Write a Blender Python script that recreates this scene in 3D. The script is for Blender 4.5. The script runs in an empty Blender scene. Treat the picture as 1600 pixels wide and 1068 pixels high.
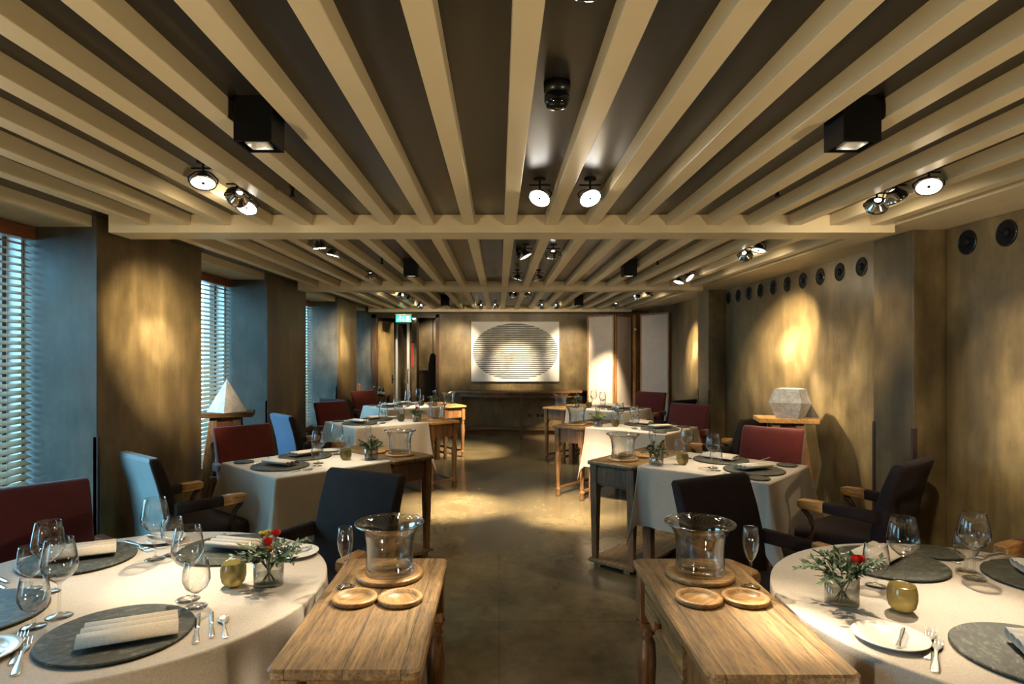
import bpy, bmesh, math, random
from mathutils import Vector, Matrix
random.seed(7)
PI = math.pi
SC = bpy.context.scene
COL = SC.collection

# ------------------------------------------------------------------ camera, world, exposure
cd = bpy.data.cameras.new('camera'); cam = bpy.data.objects.new('camera', cd); COL.objects.link(cam)
cam.location = (0, 0, 1.55); cam.rotation_euler = (PI/2, 0, 0)
cd.sensor_width = 36; cd.lens = 980/1600*36; cd.shift_x = 0.0125; cd.shift_y = 0.0094
cd.clip_start = 0.02; cd.clip_end = 200
SC.camera = cam
SC.view_settings.view_transform = 'Standard'; SC.view_settings.look = 'None'
SC.view_settings.gamma = 1; SC.view_settings.use_curve_mapping = False
SC.view_settings.exposure = 0.5
SC.cycles.max_bounces = 10; SC.cycles.diffuse_bounces = 5; SC.cycles.glossy_bounces = 4
SC.cycles.transparent_max_bounces = 24; SC.cycles.transmission_bounces = 8
SC.cycles.caustics_reflective = False; SC.cycles.caustics_refractive = False
SC.cycles.use_denoising = True
SC.cycles.sample_clamp_indirect = 4.0
W = bpy.data.worlds.new('world'); SC.world = W; W.use_nodes = True
bg = W.node_tree.nodes['Background']; bg.inputs[0].default_value = (0.32, 0.72, 1.0, 1); bg.inputs[1].default_value = 9.5

BAYS = [(-0.3, 0.95), (2.3, 3.745), (5.06, 6.497), (7.79, 9.3), (10.55, 11.42)]    # window bays along the left wall
for (y0, y1) in BAYS:                                       # light portals in the window openings
    l = bpy.data.lights.new('window_portal', 'AREA'); l.shape = 'RECTANGLE'; l.size = 1.8; l.size_y = y1-y0-0.05
    l.cycles.is_portal = True
    o = bpy.data.objects.new('window_portal', l); COL.objects.link(o)
    o.location = (-2.97, (y0+y1)/2, 1.35); o.rotation_euler = (0, -PI/2, 0)

# ------------------------------------------------------------------ materials
MATS = {}
def new_mat(name):
    m = bpy.data.materials.new(name); m.use_nodes = True
    nt = m.node_tree; b = nt.nodes['Principled BSDF']; MATS[name] = m
    return m, nt, b
def simple(name, col, rough=.5, metal=0., spec=.5, emit=None, es=0., sheen=0., coat=0.):
    m, nt, b = new_mat(name)
    b.inputs['Base Color'].default_value = (*col, 1); b.inputs['Roughness'].default_value = rough
    b.inputs['Metallic'].default_value = metal; b.inputs['Specular IOR Level'].default_value = spec
    b.inputs['Sheen Weight'].default_value = sheen; b.inputs['Coat Weight'].default_value = coat
    if emit: b.inputs['Emission Color'].default_value = (*emit, 1); b.inputs['Emission Strength'].default_value = es
    return m
def coords(nt, kind, scale=(1, 1, 1)):
    if kind == 'world':
        g = nt.nodes.new('ShaderNodeNewGeometry'); src = g.outputs['Position']
    else:
        g = nt.nodes.new('ShaderNodeTexCoord'); src = g.outputs['Object']
    mp = nt.nodes.new('ShaderNodeMapping'); mp.inputs['Scale'].default_value = scale
    nt.links.new(src, mp.inputs['Vector']); return mp.outputs[0]
def noise(nt, vec, scale, detail=4, rough=.55, dist=0.):
    n = nt.nodes.new('ShaderNodeTexNoise'); n.inputs['Scale'].default_value = scale
    n.inputs['Detail'].default_value = detail; n.inputs['Roughness'].default_value = rough
    n.inputs['Distortion'].default_value = dist; nt.links.new(vec, n.inputs['Vector']); return n.outputs['Fac']
def ramp(nt, fac, stops):
    r = nt.nodes.new('ShaderNodeValToRGB'); e = r.color_ramp.elements
    while len(e) < len(stops): e.new(.5)
    for k, (p, c) in enumerate(stops):
        e[k].position = p; e[k].color = (*c, 1) if len(c) == 3 else c
    nt.links.new(fac, r.inputs[0]); return r.outputs[0]
def mixc(nt, f, a, b, mode='MIX'):
    x = nt.nodes.new('ShaderNodeMixRGB'); x.blend_type = mode
    for i, v in zip((0, 1, 2), (f, a, b)):
        if hasattr(v, 'is_linked') or hasattr(v, 'links'): nt.links.new(v, x.inputs[i])
        elif isinstance(v, (int, float)): x.inputs[i].default_value = v
        else: x.inputs[i].default_value = (*v, 1)
    return x.outputs[0]
def mapr(nt, v, a, b, c, d):
    x = nt.nodes.new('ShaderNodeMapRange')
    for i, q in enumerate((a, b, c, d)): x.inputs[i+1].default_value = q
    nt.links.new(v, x.inputs[0]); return x.outputs[0]
def bump(nt, b, h, strength=.2, dist=.01):
    x = nt.nodes.new('ShaderNodeBump'); x.inputs['Strength'].default_value = strength
    x.inputs['Distance'].default_value = dist; nt.links.new(h, x.inputs['Height'])
    nt.links.new(x.outputs[0], b.inputs['Normal'])

def plaster(name, dark, light, r0=.32, r1=.55, spec=.5):
    m, nt, b = new_mat(name)
    v = coords(nt, 'world', (1, 1, .45)); v2 = coords(nt, 'world', (1, 1, 1))
    big = noise(nt, v, 1.7, 4, .5, 0); fine = noise(nt, coords(nt, 'world', (1, 1, .6)), 6, 5, .6, 0); streak = noise(nt, coords(nt, 'world', (16, 16, 1.4)), 2.0, 5, .6, 0)
    c = ramp(nt, big, [(.32, dark), (.68, light)])
    f = ramp(nt, fine, [(.3, (.60, .60, .60)), (.72, (1.25, 1.25, 1.25))])
    s = ramp(nt, streak, [(.3, (.62, .62, .62)), (.7, (1.22, 1.22, 1.22))])
    c = mixc(nt, 1., c, f, 'MULTIPLY'); c = mixc(nt, .38, c, s, 'MULTIPLY'); c = mixc(nt, .7, c, ramp(nt, noise(nt, coords(nt, 'world', (1, 1, .7)), 2.6, 6, .68, .0), [(.36, (.62, .60, .56)), (.62, (1.25, 1.25, 1.25))]), 'MULTIPLY')
    nt.links.new(c, b.inputs['Base Color'])
    nt.links.new(mapr(nt, fine, .3, .7, r0, r1), b.inputs['Roughness'])
    b.inputs['Specular IOR Level'].default_value = spec
    bump(nt, b, mixc(nt, .8, streak, fine), .2, .014)
    return m
plaster('wall_plaster', (.072, .050, .021), (.22, .158, .070), .30, .46)
plaster('reveal_plaster', (.060, .054, .042), (.125, .114, .09), .4, .6)
m, nt, b = new_mat('ceiling_dark')
n1 = noise(nt, coords(nt, 'world', (1, .3, 1)), 6, 4, .6)
nt.links.new(ramp(nt, n1, [(.3, (.022, .020, .018)), (.7, (.030, .027, .024))]), b.inputs['Base Color']); nt.links.new(mapr(nt, n1, .3, .7, .285, .33), b.inputs['Roughness'])
m, nt, b = new_mat('cream_paint')
n1 = noise(nt, coords(nt, 'world', (1, .4, 1)), 5, 4, .6)
nt.links.new(ramp(nt, n1, [(.3, (.70, .585, .36)), (.7, (.77, .65, .42))]), b.inputs['Base Color']); b.inputs['Roughness'].default_value = .38

m, nt, b = new_mat('concrete_floor')
v = coords(nt, 'world', (1, .8, 1))
n1 = noise(nt, v, 1.3, 7, .62, .4); n2 = noise(nt, v, 9, 8, .7, .2); n3 = noise(nt, v, 3.2, 5, .6, .5)
c = ramp(nt, n1, [(.32, (.075, .057, .028)), (.68, (.22, .17, .09))])
c = mixc(nt, 1., c, ramp(nt, n2, [(.3, (.75, .75, .75)), (.75, (1.2, 1.2, 1.2))]), 'MULTIPLY')
br = nt.nodes.new('ShaderNodeTexBrick'); nt.links.new(coords(nt, 'world', (1, 1, 1)), br.inputs['Vector'])
br.offset = 0; br.inputs['Scale'].default_value = 1; br.inputs['Brick Width'].default_value = 3.2; br.inputs['Row Height'].default_value = 3.6
br.inputs['Mortar Size'].default_value = .004; br.inputs['Color1'].default_value = (1, 1, 1, 1); br.inputs['Color2'].default_value = (.95, .95, .95, 1)
br.inputs['Mortar'].default_value = (.75, .75, .75, 1)
c = mixc(nt, 1., c, br.outputs[0], 'MULTIPLY')
nt.links.new(c, b.inputs['Base Color']); nt.links.new(mapr(nt, n3, .3, .75, .17, .26), b.inputs['Roughness'])
b.inputs['Specular IOR Level'].default_value = .6
bump(nt, b, mixc(nt, .4, n3, n2), .06, .01)

def wood(name, dark, light, along='y', scale=1., rough=.45, planks=None, contrast=1.):
    m, nt, b = new_mat(name)
    sc = {'y': (14, .9, 14), 'x': (.9, 14, 14), 'z': (14, 14, .9)}[along]
    v = coords(nt, 'object', sc)
    g = noise(nt, v, 2.4*scale, 6, .65, .9); g2 = noise(nt, coords(nt, 'object', tuple(q*3.2 for q in sc)), 3*scale, 6, .8, .2)
    big = noise(nt, coords(nt, 'object'), 4*scale, 4, .6, .5)
    c = ramp(nt, g, [(.30, dark), (.72, light)])
    c = mixc(nt, 1., c, ramp(nt, g2, [(.36, (.42, .40, .36)), (.60, (1.2, 1.2, 1.2))]), 'MULTIPLY')
    c = mixc(nt, .8, c, ramp(nt, big, [(.3, (.66, .63, .58)), (.7, (1.15, 1.12, 1.08))]), 'MULTIPLY')
    if planks:
        w = nt.nodes.new('ShaderNodeTexBrick'); nt.links.new(coords(nt, 'object', (1, 1, 1)), w.inputs['Vector'])
        w.offset = 0; w.inputs['Scale'].default_value = 1; w.inputs['Brick Width'].default_value = planks; w.inputs['Row Height'].default_value = 9
        w.inputs['Mortar Size'].default_value = .0012; w.inputs['Mortar'].default_value = (.12, .1, .08, 1)
        w.inputs['Color1'].default_value = (1, 1, 1, 1); w.inputs['Color2'].default_value = (.84, .8, .76, 1)
        c = mixc(nt, 1., c, w.outputs[0], 'MULTIPLY')
    nt.links.new(c, b.inputs['Base Color']); nt.links.new(mapr(nt, g2, .3, .7, rough+.12, rough-.08), b.inputs['Roughness'])
    bump(nt, b, mixc(nt, .5, g, g2), .25, .004)
    return m
wood('old_oak', (.085, .046, .017), (.40, .255, .110), 'y', 1, .46, .145)
wood('old_oak_leg', (.10, .046, .018), (.30, .15, .055), 'z', 1, .4)
wood('dark_wood', (.035, .018, .009), (.10, .05, .024), 'z', 1, .35)
wood('dark_wood_flat', (.07, .036, .016), (.20, .11, .045), 'x', 1, .6)
MATS['dark_wood_flat'].node_tree.nodes['Principled BSDF'].inputs['Specular IOR Level'].default_value = .2
wood('honey_wood', (.40, .20, .06), (.66, .38, .14), 'y', .8, .36)
wood('beech', (.38, .21, .075), (.56, .34, .14), 'x', .8, .4)
wood('red_wood', (.13, .04, .015), (.26, .09, .03), 'y', .8, .4)
wood('frame_wood', (.16, .07, .02), (.45, .22, .07), 'z', 1, .35)

def fabric(name, col, var=.25, rough=.85, sheen=.25, scale=900):
    m, nt, b = new_mat(name)
    v = coords(nt, 'object'); n = noise(nt, v, 6, 4, .6); wv = noise(nt, v, scale/4, 2, .5)
    lo = tuple(q*(1-var) for q in col); hi = tuple(min(1, q*(1+var)) for q in col)
    c = ramp(nt, n, [(.3, lo), (.7, hi)])
    c = mixc(nt, .6, c, ramp(nt, wv, [(.35, (.8, .8, .8)), (.65, (1.15, 1.15, 1.15))]), 'MULTIPLY')
    nt.links.new(c, b.inputs['Base Color']); b.inputs['Roughness'].default_value = rough
    b.inputs['Sheen Weight'].default_value = sheen; b.inputs['Specular IOR Level'].default_value = .25
    bump(nt, b, wv, .12, .002)
    return m
fabric('burgundy', (.115, .016, .012), .2)
fabric('burgundy_dim', (.075, .012, .016), .2)
fabric('charcoal', (.022, .015, .013), .25, sheen=.0)
fabric('plum', (.020, .012, .014), .25, sheen=.03)
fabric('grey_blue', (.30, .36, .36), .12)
fabric('blue', (.075, .115, .20), .15)
fabric('table_linen', (.43, .375, .31), .05, .75, .3)
fabric('napkin_linen', (.52, .47, .40), .05, .8, .3)
fabric('screen_linen', (.50, .42, .34), .06, .8, .2, 500)

m, nt, b = new_mat('slate')
v = coords(nt, 'object', (1, 2.2, 1)); n1 = noise(nt, v, 24, 9, .75, .6); n2 = noise(nt, v, 90, 6, .7, .3)
c = ramp(nt, n1, [(.32, (.012, .014, .011)), (.52, (.036, .040, .031)), (.64, (.14, .14, .11))])
c = mixc(nt, .8, c, ramp(nt, n2, [(.3, (.6, .6, .6)), (.7, (1.3, 1.3, 1.3))]), 'MULTIPLY')
nt.links.new(c, b.inputs['Base Color']); b.inputs['Roughness'].default_value = .5; b.inputs['Specular IOR Level'].default_value = .35; bump(nt, b, mixc(nt, .5, n1, n2), .5, .003)

m, nt, b = new_mat('marble')
v = coords(nt, 'object'); n1 = noise(nt, v, 6, 8, .65, 2.5)
nt.links.new(ramp(nt, n1, [(.3, (.34, .34, .34)), (.6, (.62, .61, .59))]), b.inputs['Base Color']); b.inputs['Roughness'].default_value = .4
m, nt, b = new_mat('grey_stone')
n1 = noise(nt, coords(nt, 'object'), 9, 8, .65, 3)
nt.links.new(ramp(nt, n1, [(.3, (.16, .16, .155)), (.6, (.36, .355, .34))]), b.inputs['Base Color']); b.inputs['Roughness'].default_value = .33

simple('dark_stone', (.05, .045, .04), .5)
simple('porcelain', (.70, .68, .64), .12, spec=.6)
simple('silver', (.92, .90, .86), .27, 1.)
simple('chrome', (.62, .60, .56), .12, 1.)
simple('black_metal', (.004, .004, .004), .5, spec=.15)
simple('black_gloss', (.004, .005, .006), .08, spec=.6)
simple('black_matte', (.003, .003, .003), .6, spec=.2)
simple('black_plastic', (.010, .010, .011), .3)
simple('white_reflector', (.8, .8, .8), .3)
simple('lens', (.9, .9, .9), .3, emit=(1, .95, .86), es=14)
simple('lens_soft', (.9, .9, .9), .3, emit=(1, .95, .86), es=1.6)
simple('leaf', (.028, .066, .020), .45)
simple('leaf_pale', (.20, .26, .07), .5)
simple('stem', (.035, .07, .02), .5)
simple('petal_red', (.55, .015, .01), .45)
simple('petal_orange', (.75, .22, .03), .45)
simple('petal_yellow', (.75, .60, .12), .5)
simple('wax', (.85, .80, .68), .4)
simple('aluminium', (.55, .58, .60), .3, .8)
simple('red_paint', (.55, .02, .01), .4)
simple('guard_metal', (.035, .018, .016), .4)
simple('exit_green', (.0, .45, .22), .4, emit=(.0, .55, .25), es=1.1)
simple('exit_white', (.8, .9, .85), .4, emit=(.7, 1, .85), es=1.6)
simple('bottle_dark', (.008, .008, .006), .1, spec=.6)
simple('label_white', (.7, .68, .6), .6)
simple('mill_wood', (.30, .11, .03), .3)
simple('paper', (.75, .73, .68), .6)
simple('bulb', (1, 1, 1), .3, emit=(1, .93, .8), es=10)
simple('outside_wall', (.5, .5, .5), .8)

def thin_glass(name, tint=(.97, .97, .96), base=.045, edge=.75, power=3., rough=.0):
    m = bpy.data.materials.new(name); m.use_nodes = True; nt = m.node_tree; nt.nodes.clear(); MATS[name] = m
    out = nt.nodes.new('ShaderNodeOutputMaterial'); mx = nt.nodes.new('ShaderNodeMixShader')
    tr = nt.nodes.new('ShaderNodeBsdfTransparent'); gl = nt.nodes.new('ShaderNodeBsdfGlossy')
    tr.inputs[0].default_value = (*tint, 1); gl.inputs['Roughness'].default_value = rough
    lw = nt.nodes.new('ShaderNodeLayerWeight'); lw.inputs[0].default_value = .5
    pw = nt.nodes.new('ShaderNodeMath'); pw.operation = 'POWER'; pw.inputs[1].default_value = power
    nt.links.new(lw.outputs['Facing'], pw.inputs[0])
    f = mapr(nt, pw.outputs[0], 0, 1, base, edge)
    nt.links.new(mixc(nt, mapr(nt, pw.outputs[0], .25, 1, 0, 1), tint, tuple(q*.35 for q in tint)), tr.inputs[0])
    nt.links.new(f, mx.inputs[0]); nt.links.new(tr.outputs[0], mx.inputs[1]); nt.links.new(gl.outputs[0], mx.inputs[2])
    nt.links.new(mx.outputs[0], out.inputs[0]); return m
thin_glass('glass', (.98, .98, .97), .05, .95, 2.2)
thin_glass('thick_glass', (.965, .97, .955), .07, .95, 1.9)
thin_glass('pane', (.93, .95, .96), .04, .6, 4)
thin_glass('water', (.93, .94, .90), .04, .6, 3)
m = bpy.data.materials.new('amber_glass'); m.use_nodes = True; nt = m.node_tree; nt.nodes.clear(); MATS['amber_glass'] = m
out = nt.nodes.new('ShaderNodeOutputMaterial'); mx = nt.nodes.new('ShaderNodeMixShader'); mx2 = nt.nodes.new('ShaderNodeMixShader')
tr = nt.nodes.new('ShaderNodeBsdfTransparent'); tr.inputs[0].default_value = (.60, .55, .36, 1)
tl = nt.nodes.new('ShaderNodeBsdfTranslucent'); tl.inputs[0].default_value = (.44, .37, .19, 1)
gl = nt.nodes.new('ShaderNodeBsdfGlossy'); gl.inputs['Roughness'].default_value = .15; gl.inputs[0].default_value = (.8, .75, .6, 1)
mx.inputs[0].default_value = .45; mx2.inputs[0].default_value = .12
nt.links.new(tl.outputs[0], mx.inputs[1]); nt.links.new(tr.outputs[0], mx.inputs[2])
nt.links.new(mx.outputs[0], mx2.inputs[1]); nt.links.new(gl.outputs[0], mx2.inputs[2]); nt.links.new(mx2.outputs[0], out.inputs[0])

# venetian slats, striped oval print
m, nt, b = new_mat('slat_wood')
b.inputs['Base Color'].default_value = (.34, .22, .12, 1); b.inputs['Roughness'].default_value = .35
m, nt, b = new_mat('striped_print')
tc = nt.nodes.new('ShaderNodeTexCoord'); sp = nt.nodes.new('ShaderNodeSeparateXYZ'); nt.links.new(tc.outputs['Object'], sp.inputs[0])
def mth(op, a, bb=None):
    x = nt.nodes.new('ShaderNodeMath'); x.operation = op
    for i, q in enumerate((a, bb)):
        if q is None: continue
        if isinstance(q, (int, float)): x.inputs[i].default_value = q
        else: nt.links.new(q, x.inputs[i])
    return x.outputs[0]
ex = mth('POWER', mth('ABSOLUTE', mth('DIVIDE', sp.outputs['X'], .775)), 2.1)
ez = mth('POWER', mth('ABSOLUTE', mth('DIVIDE', sp.outputs['Z'], .512)), 2.1)
inside = mth('LESS_THAN', mth('ADD', ex, ez), 1.)
wob = noise(nt, coords(nt, 'object', (5, 1, 60)), 1, 4, .7)
thick = noise(nt, coords(nt, 'object', (2.2, 1, 3)), 1.2, 5, .6)
ph = mth('ADD', mth('MULTIPLY', sp.outputs['Z'], 28.5), mth('MULTIPLY', wob, .16))
line = mth('LESS_THAN', mth('FRACT', mth('ADD', ph, 50.)), mth('ADD', mth('MULTIPLY', thick, .8), .2))
nt.links.new(mixc(nt, mth('MULTIPLY', inside, line), (.74, .72, .66), (.02, .02, .018)), b.inputs['Base Color'])
b.inputs['Roughness'].default_value = .45

# ------------------------------------------------------------------ mesh helpers
class MB:
    def __init__(s): s.bm = bmesh.new()
    def box(s, c, size, rot=None, bevel=0., seg=2):
        g = bmesh.ops.create_cube(s.bm, size=1.); vs = g['verts']
        M = Matrix.Translation(c) @ (rot.to_4x4() if rot else Matrix.Identity(4)) @ Matrix.Diagonal((*size, 1))
        bmesh.ops.transform(s.bm, matrix=M, verts=vs)
        if bevel:
            es = list({e for v in vs for e in v.link_edges})
            bmesh.ops.bevel(s.bm, geom=es, offset=bevel, segments=seg, profile=.5, affect='EDGES')
        return s
    def b2(s, a, b_, bevel=0.):
        return s.box([(a[i]+b_[i])/2 for i in range(3)], [abs(b_[i]-a[i]) for i in range(3)], bevel=bevel)
    def lathe(s, prof, n=32, c=(0, 0, 0), sx=1., sy=1., M=None, closed=False):
        M = M or Matrix.Identity(4); rings = []
        for (r, z) in prof:
            if r < 1e-6: rings.append([s.bm.verts.new(M @ Vector((c[0], c[1], c[2]+z)))])
            else: rings.append([s.bm.verts.new(M @ Vector((c[0]+sx*r*math.cos(2*PI*k/n), c[1]+sy*r*math.sin(2*PI*k/n), c[2]+z))) for k in range(n)])
        pairs = list(zip(rings, rings[1:])) + ([(rings[-1], rings[0])] if closed else [])
        for a, b_ in pairs:
            for k in range(n):
                q = (k+1) % n
                if len(a) == 1 and len(b_) == 1: continue
                if len(a) == 1: f = s.bm.faces.new((a[0], b_[q], b_[k]))
                elif len(b_) == 1: f = s.bm.faces.new((a[k], a[q], b_[0]))
                else: f = s.bm.faces.new((a[k], a[q], b_[q], b_[k]))
                f.smooth = True
        return s
    def tube(s, pts, rad, n=8, cap=True, flat=1.):
        pts = [Vector(p) for p in pts]; R = rad if isinstance(rad, (list, tuple)) else [rad]*len(pts); rings = []
        up = Vector((0, 0, 1))
        for i, p in enumerate(pts):
            d = (pts[min(i+1, len(pts)-1)]-pts[max(i-1, 0)]).normalized()
            a = d.cross(up)
            if a.length < .05: a = d.cross(Vector((1, 0, 0)))
            a.normalize(); b_ = d.cross(a).normalized()
            if rings and a.dot(la) < 0: a = -a; b_ = -b_
            la = a
            rings.append([s.bm.verts.new(p+R[i]*(a*math.cos(2*PI*k/n)+flat*b_*math.sin(2*PI*k/n))) for k in range(n)])
        for a, b_ in zip(rings, rings[1:]):
            for k in range(n):
                f = s.bm.faces.new((a[k], a[(k+1) % n], b_[(k+1) % n], b_[k])); f.smooth = True
        if cap:
            s.bm.faces.new(rings[0][::-1]); s.bm.faces.new(rings[-1])
        return s
    def loft(s, rings, smooth=True, caps=True, closed_ring=True):
        R = [[s.bm.verts.new(p) for p in r] for r in rings]; n = len(R[0])
        for a, b_ in zip(R, R[1:]):
            for k in range(n if closed_ring else n-1):
                f = s.bm.faces.new((a[k], a[(k+1) % n], b_[(k+1) % n], b_[k])); f.smooth = smooth
        if caps and closed_ring:
            s.bm.faces.new(R[0][::-1]); s.bm.faces.new(R[-1])
        return s
    def mesh(s, name):
        bmesh.ops.recalc_face_normals(s.bm, faces=s.bm.faces[:])
        me = bpy.data.meshes.new(name); s.bm.to_mesh(me); s.bm.free(); return me

CACHE = {}
def part(name, mb, mat, parent=None, loc=(0, 0, 0), rz=0., key=None, M=None, mod=None):
    """one mesh object; mb is an MB or a function that returns one (cached under key)"""
    if key is not None and (key, mat) in CACHE: me = CACHE[(key, mat)]
    else:
        me = (mb() if callable(mb) else mb).mesh(name); me.materials.append(MATS[mat])
        if key is not None: CACHE[(key, mat)] = me
    o = bpy.data.objects.new(name, me); COL.objects.link(o)
    if M is not None: o.matrix_basis = M
    else: o.location = loc; o.rotation_euler = (0, 0, rz)
    if parent: o.parent = parent
    if mod == 'sub':
        md = o.modifiers.new('smooth', 'SUBSURF'); md.levels = 2; md.render_levels = 2
    return o
def tag(o, label, cat, group=None):
    o['label'] = label; o['category'] = cat
    if group: o['group'] = group
    return o
def thing(name, label, cat, loc=(0, 0, 0), rz=0., group=None):
    o = bpy.data.objects.new(name, None); o.empty_display_size = .05; COL.objects.link(o)
    o.location = loc; o.rotation_euler = (0, 0, rz); return tag(o, label, cat, group)
def struct(name, mb, mat, parent=None):
    o = part(name, mb, mat, parent); o['kind'] = 'structure'; return o

# ------------------------------------------------------------------ room shell
YB, YF = -2.4, 11.5
struct('floor', MB().b2((-3.1, YB, -.1), (3.3, 14.6, 0)), 'concrete_floor')
struct('ceiling', MB().b2((-3.1, YB, 2.36), (3.3, 14.6, 2.5)), 'ceiling_dark')
struct('wall_right', MB().b2((2.74, 3.2, 0), (3.3, 11.7, 2.36)).b2((3.15, YB, 0), (3.3, 3.2, 2.36)), 'wall_plaster')
struct('wall_front', MB().b2((-3.1, YB-.15, 0), (3.3, YB, 2.36)), 'wall_plaster')
# left side: piers between the window bays
for (a, b_) in [(YB, -0.3), (.95, 2.3), (3.745, 5.06), (6.497, 7.79), (9.3, 10.55)]:
    p = struct('pillar', MB().b2((-2.4, a, 0), (-2.84, b_, 2.36), .006), 'wall_plaster')
    struct('pillar', MB().b2((-2.84, a-.02, 0), (-3.05, b_+.02, 2.36)), 'outside_wall')
for k, (a, b_) in enumerate(BAYS):
    struct('wall_left', MB().b2((-2.88, a, 0), (-3.05, b_, .40)), 'reveal_plaster')
    struct('trim_%d' % (k+1), MB().b2((-2.76, a+.002, .40), (-2.98, b_-.002, .435)), 'dark_wood_flat')
    struct('soffit', MB().b2((-2.43, a, 2.294), (-3.05, b_, 2.36)), 'cream_paint')
    fr = MB(); h0, h1 = .435, 2.29
    for y in (a+.03, (a+b_)/2, b_-.03): fr.box((-2.95, y, (h0+h1)/2), (.05, .05, h1-h0))
    for z in (h0+.025, h1-.025): fr.box((-2.95, (a+b_)/2, z), (.05, b_-a-.01, .05))
    w = struct('window_%d' % (k+1), fr, 'dark_wood')
    pn = part('pane', MB().b2((-2.953, a+.05, h0+.05), (-2.957, b_-.05, h1-.05)), 'pane', w)
    bl = thing('venetian_blind', ['wooden slatted blind in the window bay beside the camera', 'wooden slatted blind at the left edge of the picture, nearest the camera',
        'wooden slatted blind behind the white pyramid sculpture', 'wooden slatted blind in the bay beyond the blue backed chair',
        'wooden slatted blind in the last bay beside the doorway'][k], 'window blind', (-2.80, (a+b_)/2, .44), 0, 'slatted window blinds')
    ln = b_-a-.03
    part('headrail', MB().box((0, 0, 1.81), (.09, ln, .075), bevel=.004), 'red_wood', bl)
    sl = MB(); tilt = Matrix.Rotation(math.radians(24), 3, 'Y'); nsl = 42
    for i in range(nsl): sl.box((0, 0, .04+i*.0415), (.052, ln-.01, .0028), tilt)
    part('slats', sl, 'slat_wood', bl)
    part('bottom_rail', MB().box((0, 0, .012), (.052, ln-.01, .018)), 'red_wood', bl)
    cd_ = MB()
    for y in (-ln*.36, 0, ln*.36):
        for x in (-.027, .027): cd_.tube([(x, y, .01), (x, y, 1.78)], .0012, 5)
    part('cords', cd_, 'paper', bl)
# blue-lit side walls of the bays are the ends of the piers; a lighter plaster skin covers them
for k, (a, b_) in enumerate(BAYS[1:4]):
    struct('reveal', MB().b2((-2.402, b_-.004, 0.), (-2.84, b_+.0005, 2.36)), 'reveal_plaster')
# back wall round the doorway
struct('wall_back', MB().b2((-3.05, 11.5, 0), (-2.33, 11.62, 2.36)).b2((-1.10, 11.5, 0), (2.74, 11.62, 2.36)).b2((-2.33, 11.5, 2.23), (-1.10, 11.62, 2.36)), 'wall_plaster')
struct('reveal', MB().b2((-2.84, 11.488, 0), (-2.335, 11.4995, 2.3)), 'reveal_plaster')
# right side
for (a, b_) in [(3.84, 4.25), (7.60, 8.0)]:
    struct('pillar', MB().b2((2.535, a, 0), (2.74, b_, 2.30), .006), 'wall_plaster')
struct('soffit', MB().b2((2.34, YB, 2.296), (2.739, 11.5, 2.36)).b2((2.739, YB, 2.296), (3.149, 3.199, 2.36)), 'cream_paint')
for k, (x, y, z1) in enumerate([(-2.4, 3.745, 1.04), (-2.4, 6.497, 1.04), (-2.4, 9.3, 1.04), (2.535, 3.84, 1.08), (2.535, 4.25, 1.08), (2.535, 7.6, 1.08), (2.535, 8.0, 1.08)]):
    s = 1 if x < 0 else -1; t = .004; e = 1 if y in (4.25, 8.0) else -1
    g = MB().b2((x-s*.0, y-(0 if e < 0 else .022), .02), (x+s*t, y+(.022 if e < 0 else 0)+e*t, z1))
    g.b2((x+s*t, y, .02), (x-s*.022, y+e*t, z1))
    struct('trim_%d' % (k+6), g, 'guard_metal')

# ceiling grid: cross beams and rafters
XS = [.064+.2405*k for k in range(-9, 10)]
CB = [(-.05, .17), (3.706, 3.93), (7.19, 7.42), (11.06, 11.3)]
for (a, b_) in CB:
    struct('cross_beam', MB().b2((-2.31, a, 2.253), (2.34, b_, 2.36), .003), 'cream_paint')
SP = [(YB, -.05), (.17, 3.706), (3.93, 7.19), (7.42, 11.06)]
for (a, b_) in SP:
    for x in XS:
        o = part('rafter', lambda: MB().b2((-.0345, 0, 2.295), (.0345, b_-a, 2.361), .0025), 'cream_paint', None, (x, a, 0), key='raf%.3f' % a)
        o['kind'] = 'structure'

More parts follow.
